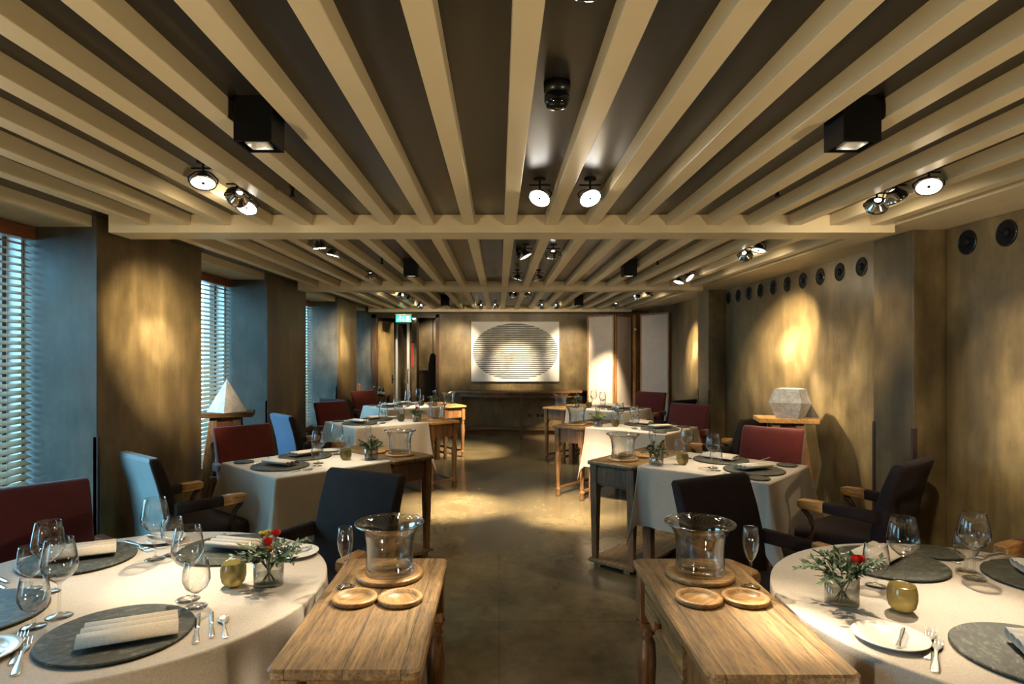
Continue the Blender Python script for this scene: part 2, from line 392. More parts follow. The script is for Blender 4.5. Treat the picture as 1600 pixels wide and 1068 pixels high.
# ------------------------------------------------------------------ lamps in the ceiling
AIM = 0
def spotlamp(x, y, target, watts, size=46, blend=.6, where='', lens='lens', z=2.27, warm=(1., .80, .53), core=False):
    wallish = abs(target[0]) > 2.3
    t = thing('spotlight', where, 'spotlight', (x, y, 2.36), 0, 'adjustable ceiling spotlights')
    part('ceiling_plate', lambda: MB().lathe([(0, 0), (.028, 0), (.028, -.008), (0, -.008)], 20), 'black_metal', t, key='cp')
    part('stem', lambda: MB().tube([(0, 0, -.006), (0, 0, -.05)], .005, 8).tube([(-.05, 0, -.03), (.05, 0, -.03)], .004, 8), 'black_metal', t, key='cs')
    hd = Vector((0, 0, z-2.36)); tgt = Vector(target)-Vector((x, y, 2.36)); d = (tgt-hd).normalized()
    M = Matrix.Translation(hd) @ d.to_track_quat('-Z', 'Y').to_matrix().to_4x4()
    h = part('lamp_head', lambda: MB().lathe([(.016, .045), (.03, .03), (.048, .008), (.054, 0), (.054, -.006), (.049, -.006), (.049, -.002), (.045, .006), (.028, .026), (.014, .04)], 32, closed=True), 'chrome', t, M=M, key='lh')
    part('lens', lambda: MB().lathe([(0, -.0005), (.0485, -.0005)], 32), lens, h, key='ln')
    part('bulb_shield', lambda: MB().lathe([(0, -.009), (.006, -.007), (.006, -.0025), (0, -.0015)], 12), 'black_metal', h, key='bs')
    part('yoke', lambda: MB().tube([(.056, 0, -.003), (.058, 0, .02), (.03, 0, .05), (0, 0, .06), (-.03, 0, .05), (-.058, 0, .02), (-.056, 0, -.003)], .003, 6), 'black_metal', h, key='yk')
    if watts:
        l = bpy.data.lights.new('spot', 'SPOT'); l.energy = watts; l.color = warm; l.spot_size = math.radians(size); l.spot_blend = blend; l.shadow_soft_size = .03
        lo = bpy.data.objects.new('spot', l); COL.objects.link(lo); lo.parent = t
        lo.matrix_basis = Matrix.Translation(hd+d*.03) @ d.to_track_quat('-Z', 'Y').to_matrix().to_4x4()
        if core:
            l3 = bpy.data.lights.new('lamp_core', 'SPOT'); l3.energy = watts*(1.5 if wallish else 3.0 if target[1] < 2.5 else 1.1); l3.color = (1, .86, .64); l3.spot_size = math.radians(size*(.33 if wallish else .42)); l3.spot_blend = 1.; l3.shadow_soft_size = .03
            lo = bpy.data.objects.new('lamp_core', l3); COL.objects.link(lo); lo.parent = t
            lo.matrix_basis = Matrix.Translation(hd+d*.03) @ d.to_track_quat('-Z', 'Y').to_matrix().to_4x4()
        l2 = bpy.data.lights.new('lamp_spill', 'SPOT'); l2.energy = min(watts, 90)*.07; l2.color = warm; l2.spot_size = math.radians(160); l2.spot_blend = 1.; l2.shadow_soft_size = .05
        lo = bpy.data.objects.new('lamp_spill', l2); COL.objects.link(lo); lo.parent = t
        lo.matrix_basis = Matrix.Translation(hd+d*.03) @ d.to_track_quat('-Z', 'Y').to_matrix().to_4x4()
    return t
K = 1.0
LAMPS = [
 # x, y, target, watts, cone, label, lens
 (-1.26, 2.67, (-1.03, 2.12, .76), 229, 45, 'round white-faced spotlight nearest the camera in the left lamp row', 'lens_soft'),
 (-1.22, 2.92, (-2.4, 4.42, 1.62), 1962, 22, 'spotlight seen from its side between the two nearest left lamps', 'lens_soft'),
 (-1.26, 3.13, (-1.35, 2.2, .76), 169, 46, 'glowing spotlight just before the first cross beam, left lamp row', 'lens'),
 (1.87, 2.73, (1.38, 1.86, .76), 285, 46, 'round white-faced spotlight nearest the camera in the right lamp row', 'lens_soft'),
 (1.86, 2.94, (2.74, 3.25, 1.15), 385, 37, 'spotlight seen edge-on beside the nearest right lamp', 'lens_soft'),
 (1.86, 3.09, (2.70, 5.0, 1.25), 649, 25, 'edge-on spotlight just before the first cross beam, right lamp row', 'lens'),
 (.19, 2.94, (-.42, 1.95, .76), 411, 35, 'left one of the two lit spotlights before the first cross beam, centre', 'lens'),
 (.426, 2.94, (.84, 1.78, .76), 952, 21, 'right one of the two lit spotlights before the first cross beam, centre', 'lens'),
 (-1.25, 4.36, (-1.10, 4.45, .76), 208, 46, 'bright spotlight just past the first cross beam, left lamp row', 'lens'),
 (-1.24, 4.68, (-1.60, 4.60, .76), 68, 46, 'second bright spotlight past the first cross beam, left lamp row', 'lens'),
 (-1.24, 6.06, (-1.20, 6.9, .76), 297, 46, 'angled spotlight before the second cross beam, left lamp row', 'lens_soft'),
 (1.85, 4.71, (2.74, 5.94, 1.62), 3357, 23, 'lit spotlight past the first cross beam, right lamp row', 'lens'),
 (1.84, 4.45, (1.45, 4.25, .76), 208, 48, 'tilted spotlight next to the first cross beam, right lamp row', 'lens_soft'),
 (1.86, 6.50, (1.35, 6.25, .76), 270, 48, 'lit spotlight just before the second cross beam, right lamp row', 'lens'),
 (1.86, 6.12, (2.72, 5.3, 1.1), 721, 34, 'tilted spotlight before the second cross beam, right lamp row', 'lens_soft'),
 (.20, 4.74, (1.0, 4.55, .76), 153, 30, 'spotlight turned sideways beside the round black ceiling sensor', 'lens_soft'),
 (.41, 4.74, (.75, 6.2, .0), 1512, 36, 'glowing spotlight right of the sideways lamp past the first beam', 'lens'),
 (.18, 6.22, (-.47, 6.3, 0), 1428, 36, 'sideways spotlight in the centre before the second cross beam', 'lens_soft'),
 (.39, 6.22, (1.0, 6.5, .76), 169, 34, 'star-bright spotlight in the centre before the second cross beam', 'lens'),
 (-1.27, 8.13, (-2.4, 9.7, 1.6), 1444, 25, 'nearest spotlight of the far left ceiling bay', 'lens'),
 (-1.25, 8.62, (-1.2, 9.0, .76), 320, 46, 'middle spotlight of the far left ceiling bay', 'lens_soft'),
 (-1.25, 9.94, (-2.1, 11.9, 1.5), 690, 36, 'farthest left spotlight, in front of the exit sign', 'lens'),
 (1.86, 7.78, (1.3, 8.5, .76), 320, 46, 'spotlight just past the second cross beam on the right', 'lens_soft'),
 (1.84, 8.38, (2.70, 8.75, 1.6), 1444, 25, 'star-bright spotlight in front of the folding screen, right', 'lens'),
 (1.83, 9.88, (1.65, 10.75, .9), 768, 44, 'farthest right spotlight, above the folding screen', 'lens'),
 (.20, 8.04, (.9, 8.9, .76), 153, 34, 'left spotlight of the pair past the second beam, by the small black sensor', 'lens_soft'),
 (.37, 8.04, (-.6, 9.8, 0), 1500, 34, 'right spotlight of the pair past the second beam, centre', 'lens_soft'),
 (-.30, 9.94, (-.85, 11.5, 1.55), 347, 40, 'leftmost of the four spotlights in front of the painting', 'lens_soft'),
 (-.06, 9.94, (.25, 11.45, 1.25), 191, 34, 'second from left of the four spotlights in front of the painting', 'lens_soft'),
 (.665, 9.94, (.35, 11.45, 1.25), 191, 34, 'third from left of the four spotlights in front of the painting', 'lens_soft'),
 (.905, 9.94, (1.35, 11.5, 1.45), 347, 40, 'rightmost of the four spotlights in front of the painting', 'lens_soft'),
]
for (x, y, tg, w, cone, lab, lens) in LAMPS:
    wall = abs(tg[0]) > 2.3; table = tg[2] == .76     # hot centre in a wide soft beam
    spotlamp(x, y, tg, w*(.32 if wall else (.20 if tg[1] < 2.5 else .34) if table else 1), cone*(1.6 if wall else 1.25 if table else 1), 1., lab, lens, core=wall or table)
# lamps behind the camera light the near end of the same room
for (x, y, tg) in [(-1.26, .5, (-1.3, .4, 0)), (1.87, .5, (1.5, .6, 0)), (.185, -.9, (.2, -.6, 0))]:
    l = bpy.data.lights.new('spot', 'SPOT'); l.energy = 60; l.color = (1, .80, .53); l.spot_size = 1.3; l.spot_blend = .8; l.shadow_soft_size = .05
    o = bpy.data.objects.new('spot', l); COL.objects.link(o); o.location = (x, y, 2.25)
    o.rotation_euler = (Vector(tg)-Vector((x, y, 2.25))).to_track_quat('-Z', 'Y').to_euler()

for x, xt in ((-2.2, -.4), (2.9, .6)):                        # unseen fill spots added behind the camera to brighten the rafters
    l = bpy.data.lights.new('rafter_fill', 'SPOT'); l.energy = 150; l.color = (1, .80, .53); l.spot_size = 2.3; l.spot_blend = 1.; l.shadow_soft_size = .12
    o = bpy.data.objects.new('rafter_fill', l); COL.objects.link(o); o.location = (x, -.6, .15)
    o.rotation_euler = (Vector((xt, 1.9, 2.3))-Vector(o.location)).to_track_quat('-Z', 'Y').to_euler()

# deep downlight right at the top of the frame
def downlight(x, y, lab):
    t = thing('ceiling_downlight', lab, 'downlight', (x, y, 2.36), 0, 'round downlights overhead')
    M = Matrix.Rotation(.28, 4, 'X')
    h = part('housing', lambda: MB().lathe([(0, .0), (.045, 0), (.045, -.07), (.036, -.07), (.034, -.05), (0, -.05)], 32), 'black_gloss', t, key='dh')
    part('lens', lambda: MB().lathe([(0, -.068), (.035, -.068)], 32), 'lens_soft', h, key='dl')
    l = bpy.data.lights.new('spot', 'SPOT'); l.energy = 30; l.color = (1, .80, .54); l.spot_size = 1.1; l.spot_blend = .8; l.shadow_soft_size = .03
    lo = bpy.data.objects.new('spot', l); COL.objects.link(lo); lo.parent = t; lo.location = (0, 0, -.09)
downlight(.185, 1.285, 'round glowing downlight at the top edge, right of centre')

def sensor(x, y, lab, s=1.):
    t = thing('ceiling_sensor', lab, 'ceiling sensor', (x, y, 2.36), 0, 'black round ceiling sensors')
    part('mount', lambda: MB().lathe([(0, 0), (.04, 0), (.04, -.03), (.03, -.035), (0, -.035)], 28), 'black_plastic', t, key='sm')
    part('dome', lambda: MB().lathe([(0, -.03), (.028, -.03), (.038, -.04), (.038, -.062), (.030, -.075), (.012, -.08), (0, -.08)], 28), 'black_gloss', t, key='sd')
sensor(.174, 1.89, 'large black ceiling sensor in the middle above the aisle')
sensor(.171, 4.95, 'black ceiling sensor past the first cross beam beside a sideways spotlight')
sensor(.16, 8.27, 'small distant black ceiling sensor past the second cross beam')
def sprinkler(x, y, lab):
    part_ = part('sprinkler_head', lambda: MB().lathe([(0, 0), (.012, 0), (.012, -.03), (.008, -.032), (.008, -.06), (.013, -.063), (.013, -.068), (0, -.07)], 14), 'black_metal', None, (x, y, 2.36), key='spk')
    tag(part_, lab, 'sprinkler', 'small black sprinkler heads')
sprinkler(-.99, 3.0, 'small black sprinkler head above the left aisle edge, nearest one')
sprinkler(1.33, 3.0, 'small black sprinkler head on the right, nearest one')
sprinkler(-.99, 5.3, 'small black sprinkler head on the left past the first cross beam')
sprinkler(1.35, 5.35, 'small black sprinkler head on the right past the first cross beam')

def boxlight(x, y, lab, w=24):
    t = thing('box_downlight', lab, 'box downlight', (x, y, 2.36), 0, 'square black box downlights')
    def hb():
        m_ = MB(); h = .06; 
        for s in (-1, 1):
            m_.box((s*(h-.004), 0, -.07), (.008, 2*h, .15)); m_.box((0, s*(h-.004), -.07), (2*h-.016, .008, .15))
        return m_.box((0, 0, -.004), (.1, .1, .008))
    part('housing', hb, 'black_metal', t, key='bxh')
    part('reflector', lambda: MB().lathe([(.048, -.143), (.044, -.12), (.03, -.09), (0, -.085)], 4, M=Matrix.Rotation(PI/4, 4, 'Z')), 'white_reflector', t, key='bxr')
    l = bpy.data.lights.new('spot', 'SPOT'); l.energy = w; l.color = (1, .80, .54); l.spot_size = 1.25; l.spot_blend = .9; l.shadow_soft_size = .03
    lo = bpy.data.objects.new('spot', l); COL.objects.link(lo); lo.parent = t; lo.location = (0, 0, -.12)
for y, q in ((2.04, 'nearest'), (5.55, 'middle'), (9.05, 'farthest')):
    boxlight(-.779, y, 'square black box downlight left of the aisle, ' + q + ' of its row')
    boxlight(1.147, y, 'square black box downlight right of the aisle, ' + q + ' of its row')

# ------------------------------------------------------------------ wall fittings
ventY = [3.386-.284, 3.386, 3.67] + [4.74+.3055*k for k in range(10)]
for k, y in enumerate(ventY[1:]):
    lab = ('round black wall vent nearest the camera on the right' if k == 0 else 'round black wall vent just before the first right pillar' if k == 1 else
           'round black wall vent, number %s from the pillar in the row beyond it' % ['one', 'two', 'three', 'four', 'five', 'six', 'seven', 'eight', 'nine', 'ten'][k-2])
    if k == 2: lab = 'first and largest of the ten black wall vents beyond the right pillar'
    if k == 11: lab = 'last and smallest of the ten black wall vents beyond the right pillar'
    t = thing('wall_vent', lab, 'wall vent', (2.74, y, 2.19), 0, 'round black wall vents')
    M = Matrix.Rotation(-PI/2, 4, 'Y')
    part('ring', lambda: MB().lathe([(.073, 0), (.073, .004), (.068, .008), (.063, .006), (.063, 0)], 36, M=M, closed=True), 'black_gloss', t, key='vr')
    part('bowl', lambda: MB().lathe([(.064, .005), (.045, .003), (.02, .002), (0, .002)], 36, M=M), 'black_matte', t, key='vb')
    part('nozzle', lambda: MB().lathe([(.026, .002), (.026, .012), (.018, .018), (.008, .02), (0, .02)], 24, M=M).box((-.006, 0, 0), (.004, .11, .005)), 'black_matte', t, key='vn')

# painting
t = thing('painting', 'white canvas with a black horizontally striped oval on the back wall', 'painting', (.292, 11.46, 1.55))
part('canvas', MB().box((0, 0, 0), (1.585, .036, 1.07), bevel=.002), 'striped_print', t)
part('frame', MB().box((0, .012, -.541), (1.595, .05, .012)).box((0, .012, .541), (1.595, .05, .012)).box((-.797, .012, 0), (.01, .05, 1.07)).box((.797, .012, 0), (.01, .05, 1.07)), 'label_white', t)

# console table at the back
t = thing('console_table', 'long dark half-round wooden console table under the striped painting', 'console table', (.40, 11.47, 0))
def bow(z0, z1, hw, d, ins=0.):
    a = []
    for k in range(33):
        q = -1+2*k/32; a.append((q*(hw-ins), -(.12+(d-.12)*(1-abs(q)**2.4))+ins))
    a += [(hw-ins, -.005), (-hw+ins, -.005)]
    m_ = MB(); m_.loft([[Vector((x, y, z0)) for x, y in a], [Vector((x, y, z1)) for x, y in a]], smooth=False); return m_
part('tabletop', bow(.815, .85, 1.20, .52), 'dark_wood_flat', t)
part('apron', bow(.74, .815, 1.15, .49, .02), 'dark_wood_flat', t)
for x, y in ((-1.10, -.13), (-.01, -.43), (1.10, -.13), (-1.10, -.04), (1.10, -.04)):
    part('leg', lambda: MB().box((0, 0, .37), (.055, .05, .74), bevel=.004), 'dark_wood', t, (x, y, 0), key='cl')
part('stretcher', MB().box((0, -.04, .16), (2.2, .03, .05)).box((-.01, -.235, .16), (.04, .36, .05)), 'dark_wood_flat', t)
for k, (x, lab) in enumerate([(.55, 'square dark wall outlet, leftmost of the row under the console'), (.71, 'round black wall socket beside the square outlet'), (.79, 'second round black wall socket from the left'),
                 (.86, 'third round black wall socket from the left'), (.93, 'rightmost round black wall socket low on the back wall')]):
    t = thing('wall_socket', lab, 'wall socket', (x, 11.499, .385), 0, 'wall sockets under the console table')
    if k == 0: part('plate', MB().box((0, -.004, 0), (.075, .008, .075), bevel=.002), 'dark_wood', t)
    else: part('plate', lambda: MB().lathe([(0, .006), (.028, .008), (.032, .004), (.032, 0)], 20, M=Matrix.Rotation(PI/2, 4, 'X')), 'black_plastic', t, key='sock')
struct('baseboard_back', MB().b2((-1.10, 11.488, 0), (2.74, 11.5, .10)), 'dark_wood_flat')

# folding screen
t = thing('folding_screen', 'tall beige folding screen with wood edges standing before the back right corner', 'folding screen')
def panel(p, q, h=2.18):
    p = Vector((*p, 0)); q = Vector((*q, 0)); d = q-p; L = d.length; a = math.atan2(d.y, d.x)
    M = Matrix.Translation(p) @ Matrix.Rotation(a, 4, 'Z')
    pn_ = part('panel', MB().box((L/2, 0, h/2+.01), (L-.05, .022, h-.06)), 'screen_linen', t, M=M)
    fr_ = MB().box((.014, 0, h/2), (.028, .04, h), bevel=.003).box((L-.014, 0, h/2), (.028, .04, h), bevel=.003)
    fr_.box((L/2, 0, h-.014), (L-.056, .036, .028)).box((L/2, 0, .03), (L-.056, .036, .05))
    part('panel_frame', fr_, 'frame_wood', pn_, M=Matrix.Identity(4))
panel((1.56, 11.05), (1.965, 10.70)); panel((1.98, 10.71), (2.315, 11.02))
panel((2.40, 10.62), (2.71, 9.98), 2.18)
part('post', MB().box((2.355, 10.82, 1.09), (.075, .075, 2.18), Matrix.Rotation(.5, 3, 'Z'), .004), 'frame_wood', t)
part('white_fitting', MB().lathe([(0, 0), (.02, 0), (.02, -.012), (.009, -.02), (.009, -.04), (.016, -.05), (0, -.054)], 14, M=Matrix.Translation((2.335, 10.775, 1.93)) @ Matrix.Rotation(-PI/2, 4, 'X')), 'porcelain', t)  # small white fitting on the screen post

# doorway, vestibule
struct('door_1', MB().b2((-2.33, 11.46, 0), (-2.25, 11.64, 2.23)).b2((-1.16, 11.46, 0), (-1.10, 11.64, 2.23)).b2((-2.33, 11.46, 2.17), (-1.10, 11.64, 2.235)), 'dark_wood')
d = part('door_leaf', MB().box((.28, 0, 1.06), (.54, .045, 2.12), bevel=.003), 'wall_plaster', None, (-2.235, 11.64, 0), math.radians(72)); tag(d, 'open brown plaster-finish door leaf inside the back doorway', 'door')
part('door_edge', MB().box((.552, 0, 1.06), (.006, .047, 2.12)), 'aluminium', d); part('handle', MB().tube([(.49, -.03, 1.02), (.49, -.07, 1.02), (.40, -.07, 1.02)], .008, 8).box((.49, -.026, 1.02), (.035, .008, .16)), 'black_metal', d)
struct('wall_vestibule', MB().b2((-3.05, 11.62, 0), (-2.5, 14.6, 2.36)).b2((-.9, 11.62, 0), (-.75, 14.6, 2.36)).b2((-3.05, 14.3, 0), (-.75, 14.6, 2.36)), 'wall_plaster')
g = thing('glass_door', 'narrow grey-framed glass door standing open in the vestibule', 'glass door', (-2.06, 12.5, 0), math.radians(0))
part('door_frame', MB().box((.02, 0, 1.08), (.04, .04, 2.16)).box((.25, 0, 1.08), (.05, .04, 2.16)).box((.13, 0, 2.13), (.2, .04, .06)).box((.13, 0, .06), (.2, .04, .12)), 'aluminium', g)
part('pane', MB().box((.135, 0, 1.1), (.18, .006, 2.0)), 'pane', g)
part('pull_handle', MB().tube([(.25, -.02, .92), (.25, -.07, .94), (.25, -.08, 1.0), (.25, -.08, 1.12), (.25, -.05, 1.2), (.25, -.02, 1.2)], .009, 8), 'chrome', g)
struct('pillar', MB().b2((-1.80, 12.9, 0), (-1.70, 13.3, 2.36)), 'wall_plaster')
h = thing('wall_hanging', 'long narrow red hanging seen through the doorway', 'wall hanging', (-1.745, 12.88, 1.25))
part('panel', MB().box((-.035, 0, .24), (.055, .012, .48)), 'red_paint', h); part('rail', MB().box((-.035, .005, .49), (.07, .02, .02)), 'black_metal', h)
t = thing('counter', 'wooden topped dark counter in the room beyond the doorway', 'counter', (-1.45, 13.7, 0))
part('counter_top', MB().box((0, 0, 1.12), (.75, .5, .05), bevel=.004), 'dark_wood_flat', t); part('body', MB().box((0, .03, .547), (.68, .42, 1.094)), 'dark_wood', t)
pp = part('paper_stack', MB().box((0, 0, .01), (.30, .2, .02)).box((.01, .0, .026), (.28, .19, .012)), 'paper', None, (-1.50, 13.62, 1.145)); tag(pp, 'stack of white papers on the counter beyond the doorway', 'papers')
t = thing('garment', 'dark curtain hanging at the right side of the doorway', 'garment', (-1.30, 12.3, 0))  # dark coat-like shape hung from a thin rod
cu = MB(); rr = []
for z, w_ in ((.05, .10), (.8, .09), (1.3, .075), (1.48, .045), (1.52, .02)):
    rr.append([Vector((.08*0+w_*math.cos(2*PI*k/24)*(1+.12*math.cos(6*2*PI*k/24)), .5*w_*math.sin(2*PI*k/24), z)) for k in range(24)])
part('cloth', cu.loft(rr), 'charcoal', t); part('rod', MB().tube([(0, 0, 1.5), (0, 0, 2.36)], .006, 8), 'black_metal', t)
bl = thing('wall_lamp', 'small glowing bulb under the ceiling beyond the doorway', 'lamp', (-1.74, 13.0-.2, 2.36))
part('bulb', MB().lathe([(0, -.16), (.03, -.14), (.035, -.12), (.02, -.09), (0, -.085)], 16), 'bulb', bl); part('cap', MB().lathe([(0, 0), (.018, 0), (.018, -.09), (0, -.09)], 14), 'chrome', bl)
for (p, q, w_) in [((-1.4, 13.0, 2.3), (-1.45, 14.3, 1.5), 110), ((-1.9, 12.0, 2.3), (-2.1, 12.6, .4), 30)]:
    l = bpy.data.lights.new('spot', 'SPOT'); l.energy = w_; l.color = (1, .78, .5); l.spot_size = 1.1; l.spot_blend = .8; l.shadow_soft_size = .04
    o = bpy.data.objects.new('spot', l); COL.objects.link(o); o.location = p; o.rotation_euler = (Vector(q)-Vector(p)).to_track_quat('-Z', 'Y').to_euler()
# exit sign
t = thing('exit_sign', 'green lit emergency exit sign with running figure above the doorway', 'exit sign', (-1.68, 11.02, 2.13))
part('sign_panel', MB().box((0, 0, 0), (.27, .02, .125), bevel=.002), 'exit_green', t)
part('sign_top', MB().box((0, 0, .072), (.29, .05, .02)), 'label_white', t)
sy = MB(); y_ = -.0115
def bar(p, q, w_): 
    p = Vector((p[0], y_, p[1])); q = Vector((q[0], y_, q[1])); dd = q-p; a = math.atan2(dd.z, dd.x)
    sy.box((p+q)/2, (dd.length, .002, w_), Matrix.Rotation(-a, 3, 'Y'))
sy.lathe([(0, 0), (.009, 0), (.009, .002), (0, .002)], 12, M=Matrix.Translation((-.055, y_, .036)) @ Matrix.Rotation(PI/2, 4, 'X'))
bar((-.06, .025), (-.072, -.002), .016); bar((-.06, .022), (-.04, .008), .008); bar((-.062, .022), (-.085, .016), .008); bar((-.072, 0), (-.05, -.018), .009)
bar((-.05, -.018), (-.052, -.04), .008); bar((-.074, -.002), (-.09, -.022), .009); bar((-.09, -.022), (-.108, -.02), .008)
bar((0, .035), (0, -.02), .010); bar((-.016, -.012), (0, -.034), .010); bar((.016, -.012), (0, -.034), .010)
sy.box((.075, y_, 0), (.05, .002, .085))
part('pictogram', sy, 'exit_white', t)

# ------------------------------------------------------------------ sculptures and stands
def trestle(lab, loc, rz, h, w_, d_):
    t = thing('sculpture_stand', lab, 'sculpture stand', loc, rz, 'wooden sculpture stands')
    part('board', MB().box((0, 0, h-.02), (w_, d_, .04), bevel=.005), 'dark_wood_flat' if loc[0] < 0 else 'honey_wood', t)
    for sx in (-1, 1):
        for sy_ in (-1, 1):
            part('leg', lambda: MB().loft([[Vector((sx*.02+x+sx*q*.12, sy_*.02+y+sy_*q*.13, (h-.04)*(1-q))) for x, y in ((-.032, -.02), (.032, -.02), (.032, .02), (-.032, .02))] for q in (0, 1)], smooth=False), 'old_oak_leg', t, (sx*.07, sy_*.06, 0))
    part('brace', MB().box((0, 0, .42), (.30, .03, .05)), 'red_wood', t)
    part('head_block', MB().box((0, 0, h-.09), (.22, .16, .09)), 'red_wood', t)
    return t
trestle('wooden trestle stand under the white pyramid by the window', (-2.42, 5.56, 0), math.radians(18), 1.02, .46, .34)
trestle('wooden trestle stand under the grey faceted block by the right wall', (2.45, 5.37, 0), math.radians(-12), .99, .47, .29)
s_ = MB(); a = .118; v = [s_.bm.verts.new(p) for p in ((-a, -a, 0), (a, -a, 0), (a, a, 0), (-a, a, 0), (0, 0, .29))]
for f in ((3, 2, 1, 0), (0, 1, 4), (1, 2, 4), (2, 3, 4), (3, 0, 4)): s_.bm.faces.new([v[i] for i in f])
tag(part('pyramid_sculpture', s_, 'marble', None, (-2.41, 5.55, 1.02), math.radians(60)), 'pale marble pyramid on the wooden stand by the left window', 'sculpture')
s_ = MB()
hx = []
A = [(-.125, -.10), (.10, -.12), (.135, .02), (.06, .13), (-.11, .10)]
lo = [Vector((x*.80, y*.80, 0)) for x, y in A]; mid = [Vector((x*1.2, y*1.2, .125 + .01*(i % 2))) for i, (x, y) in enumerate(A)]; up = [Vector((x*.88+.0, y*.88, .245)) for x, y in A]
s_.loft([lo, mid, up], smooth=False)
tag(part('faceted_sculpture', s_, 'grey_stone', None, (2.485, 5.35, .99), math.radians(-38)), 'grey faceted stone block on the wooden stand by the right wall', 'sculpture')
s_ = MB(); a = .042; v = [s_.bm.verts.new(p) for p in ((-a, -a, 0), (a, -a, 0), (a, a, 0), (-a, a, 0), (0, 0, .11))]
for f in ((3, 2, 1, 0), (0, 1, 4), (1, 2, 4), (2, 3, 4), (3, 0, 4)): s_.bm.faces.new([v[i] for i in f])
tag(part('small_pyramid', s_, 'dark_stone', None, (2.672, 5.37, .99), .4), 'small dark stone pyramid right of the grey faceted block', 'sculpture')

# ------------------------------------------------------------------ chairs
def rrect(w_, d_, r, z, n=4, cx=0, cy=0):
    pts = []
    for (sx, sy_, a0) in ((1, 1, 0), (-1, 1, PI/2), (-1, -1, PI), (1, -1, 1.5*PI)):
        for k in range(n+1):
            a = a0+PI/2*k/n; pts.append(Vector((cx+sx*(w_/2-r)+r*math.cos(a), cy+sy_*(d_/2-r)+r*math.sin(a), z)))
    return pts
def seat_mesh():
    m_ = MB(); rs = []
    for z, s in ((.355, .98), (.36, 1), (.43, 1), (.455, .985), (.468, .94), (.474, .8), (.476, .4), (.477, .1)):
        rs.append([Vector((p.x*s*(1+.10*(p.y/.24)), p.y*s, z)) for p in rrect(.50, .49, .05, 0)])
    return m_.loft(rs)
BACKP = [(.36, -.222, .075), (.45, -.225, .08), (.55, -.235, .082), (.68, -.255, .08), (.80, -.285, .074), (.90, -.318, .066), (.935, -.33, .062), (.948, -.334, .05), (.953, -.336, .02)]
BACKP = [(.36+(z-.36)*.958, y, th) for z, y, th in BACKP]
def back_mesh():
    m_ = MB(); rs = []
    for (z, y, th) in BACKP:
        w_ = .475+.02*(z-.4)
        if z > .915: w_ -= .012
        r = min(.016, th*.42); rs.append([Vector((p.x, p.y+.0*abs(p.x), z+.0)) for p in rrect(w_, th, r, 0, 3, 0, y)])
    return m_.loft(rs)
def outer_mesh():
    m_ = MB(); rs = []
    for (z, y, th) in BACKP[:-2]:
        w_ = .455+.02*(z-.4); yb = y-th/2-.0045
        rs.append([Vector((x, yb+dy, z)) for x, dy in ((-w_/2, 0), (w_/2, 0), (w_/2, .006), (-w_/2, .006))])
    z, y, th = BACKP[-2]; rs.append([Vector((x, y+dy, .933)) for x, dy in ((-.22, -.024), (.22, -.024), (.22, .022), (-.22, .022))])
    rs.append([Vector((x, y+dy, .9335)) for x, dy in ((-.22, -.022), (.22, -.022), (.22, .020), (-.22, .020))])
    return m_.loft(rs, smooth=False)
def arm_mesh(s):
    m_ = MB(); rs = []
    for (y, x, z, w_, h_) in ((-.235, .262, .625, .05, .07), (-.10, .272, .628, .052, .066), (.04, .282, .63, .052, .062)):
        rs.append([Vector((s*(x+q.x), y, z+q.y)) for q in rrect(w_, h_, .016, 0, 3)])
    return m_.loft(rs)
def tip_mesh(s):
    m_ = MB(); rs = []
    for (y, x, z, w_, h_) in ((.038, .282, .63, .055, .065), (.10, .286, .631, .06, .062), (.17, .288, .632, .062, .055), (.188, .288, .632, .05, .04)):
        rs.append([Vector((s*(x+q.x), y, z+q.y)) for q in rrect(w_, h_, .01, 0, 3)])
    return m_.loft(rs)
def support_mesh(s):
    return MB().tube([(s*.284, .165, .60), (s*.282, .125, .56), (s*.278, .10, .50), (s*.274, .115, .44), (s*.270, .165, .38), (s*.268, .19, .34)], [.02, .019, .018, .019, .022, .022], 8, flat=.75)
def leg_mesh(s, f):
    if f: return MB().loft([[Vector((s*.225+q.x*k, .20+q.y*k, z)) for q in rrect(.046, .046, .008, 0, 2)] for z, k in ((0, .66), (.36, 1))])
    return MB().loft([[Vector((s*.205+q.x*k, -.20+dy+q.y*k, z)) for q in rrect(.046, .046, .008, 0, 2)] for z, k, dy in ((0, .66, -.10), (.2, .85, -.03), (.36, 1, 0))])
def chair(m_, f, lab, fab, outer=None, wood_='honey_wood', dark='dark_wood', top=.334):
    """m_: middle of the top of the backrest, f: facing direction"""
    f = Vector((*f, 0)).normalized(); rz = math.atan2(-f.x, f.y)
    t = thing('armchair', lab, 'chair', (m_[0]+top*f.x, m_[1]+top*f.y, 0), rz, 'upholstered dining armchairs')
    part('seat', seat_mesh, fab, t, key='seat'); bk = part('backrest', back_mesh, fab, t, key='back')
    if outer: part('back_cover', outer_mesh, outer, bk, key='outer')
    for s in (-1, 1):
        a = part('armrest', lambda: arm_mesh(s), fab, t, key='arm%d' % s)
        part('arm_tip', lambda: tip_mesh(s), wood_, a, key='tip%d' % s)
        part('arm_support', lambda: support_mesh(s), dark, t, key='sup%d' % s)
        part('leg', lambda: leg_mesh(s, 1), dark, t, key='lf%d' % s); part('leg', lambda: leg_mesh(s, 0), dark, t, key='lb%d' % s)
    return t
chair((-.695, 3.265), (-.46, -.89), 'charcoal armchair turned to the front left round table, beside the glass bucket', 'charcoal')
chair((1.055, 3.13), (.46, -.89), 'dark plum armchair turned to the front right round table, behind the glass bucket', 'plum')
chair((-2.20, 2.93), (.74, -.67), 'dark red armchair at the left edge by the round table', 'burgundy_dim', dark='dark_wood')
chair((2.90, 2.88), (-.88, -.47), 'red armchair at the right edge showing only its arm', 'burgundy_dim', top=.334)
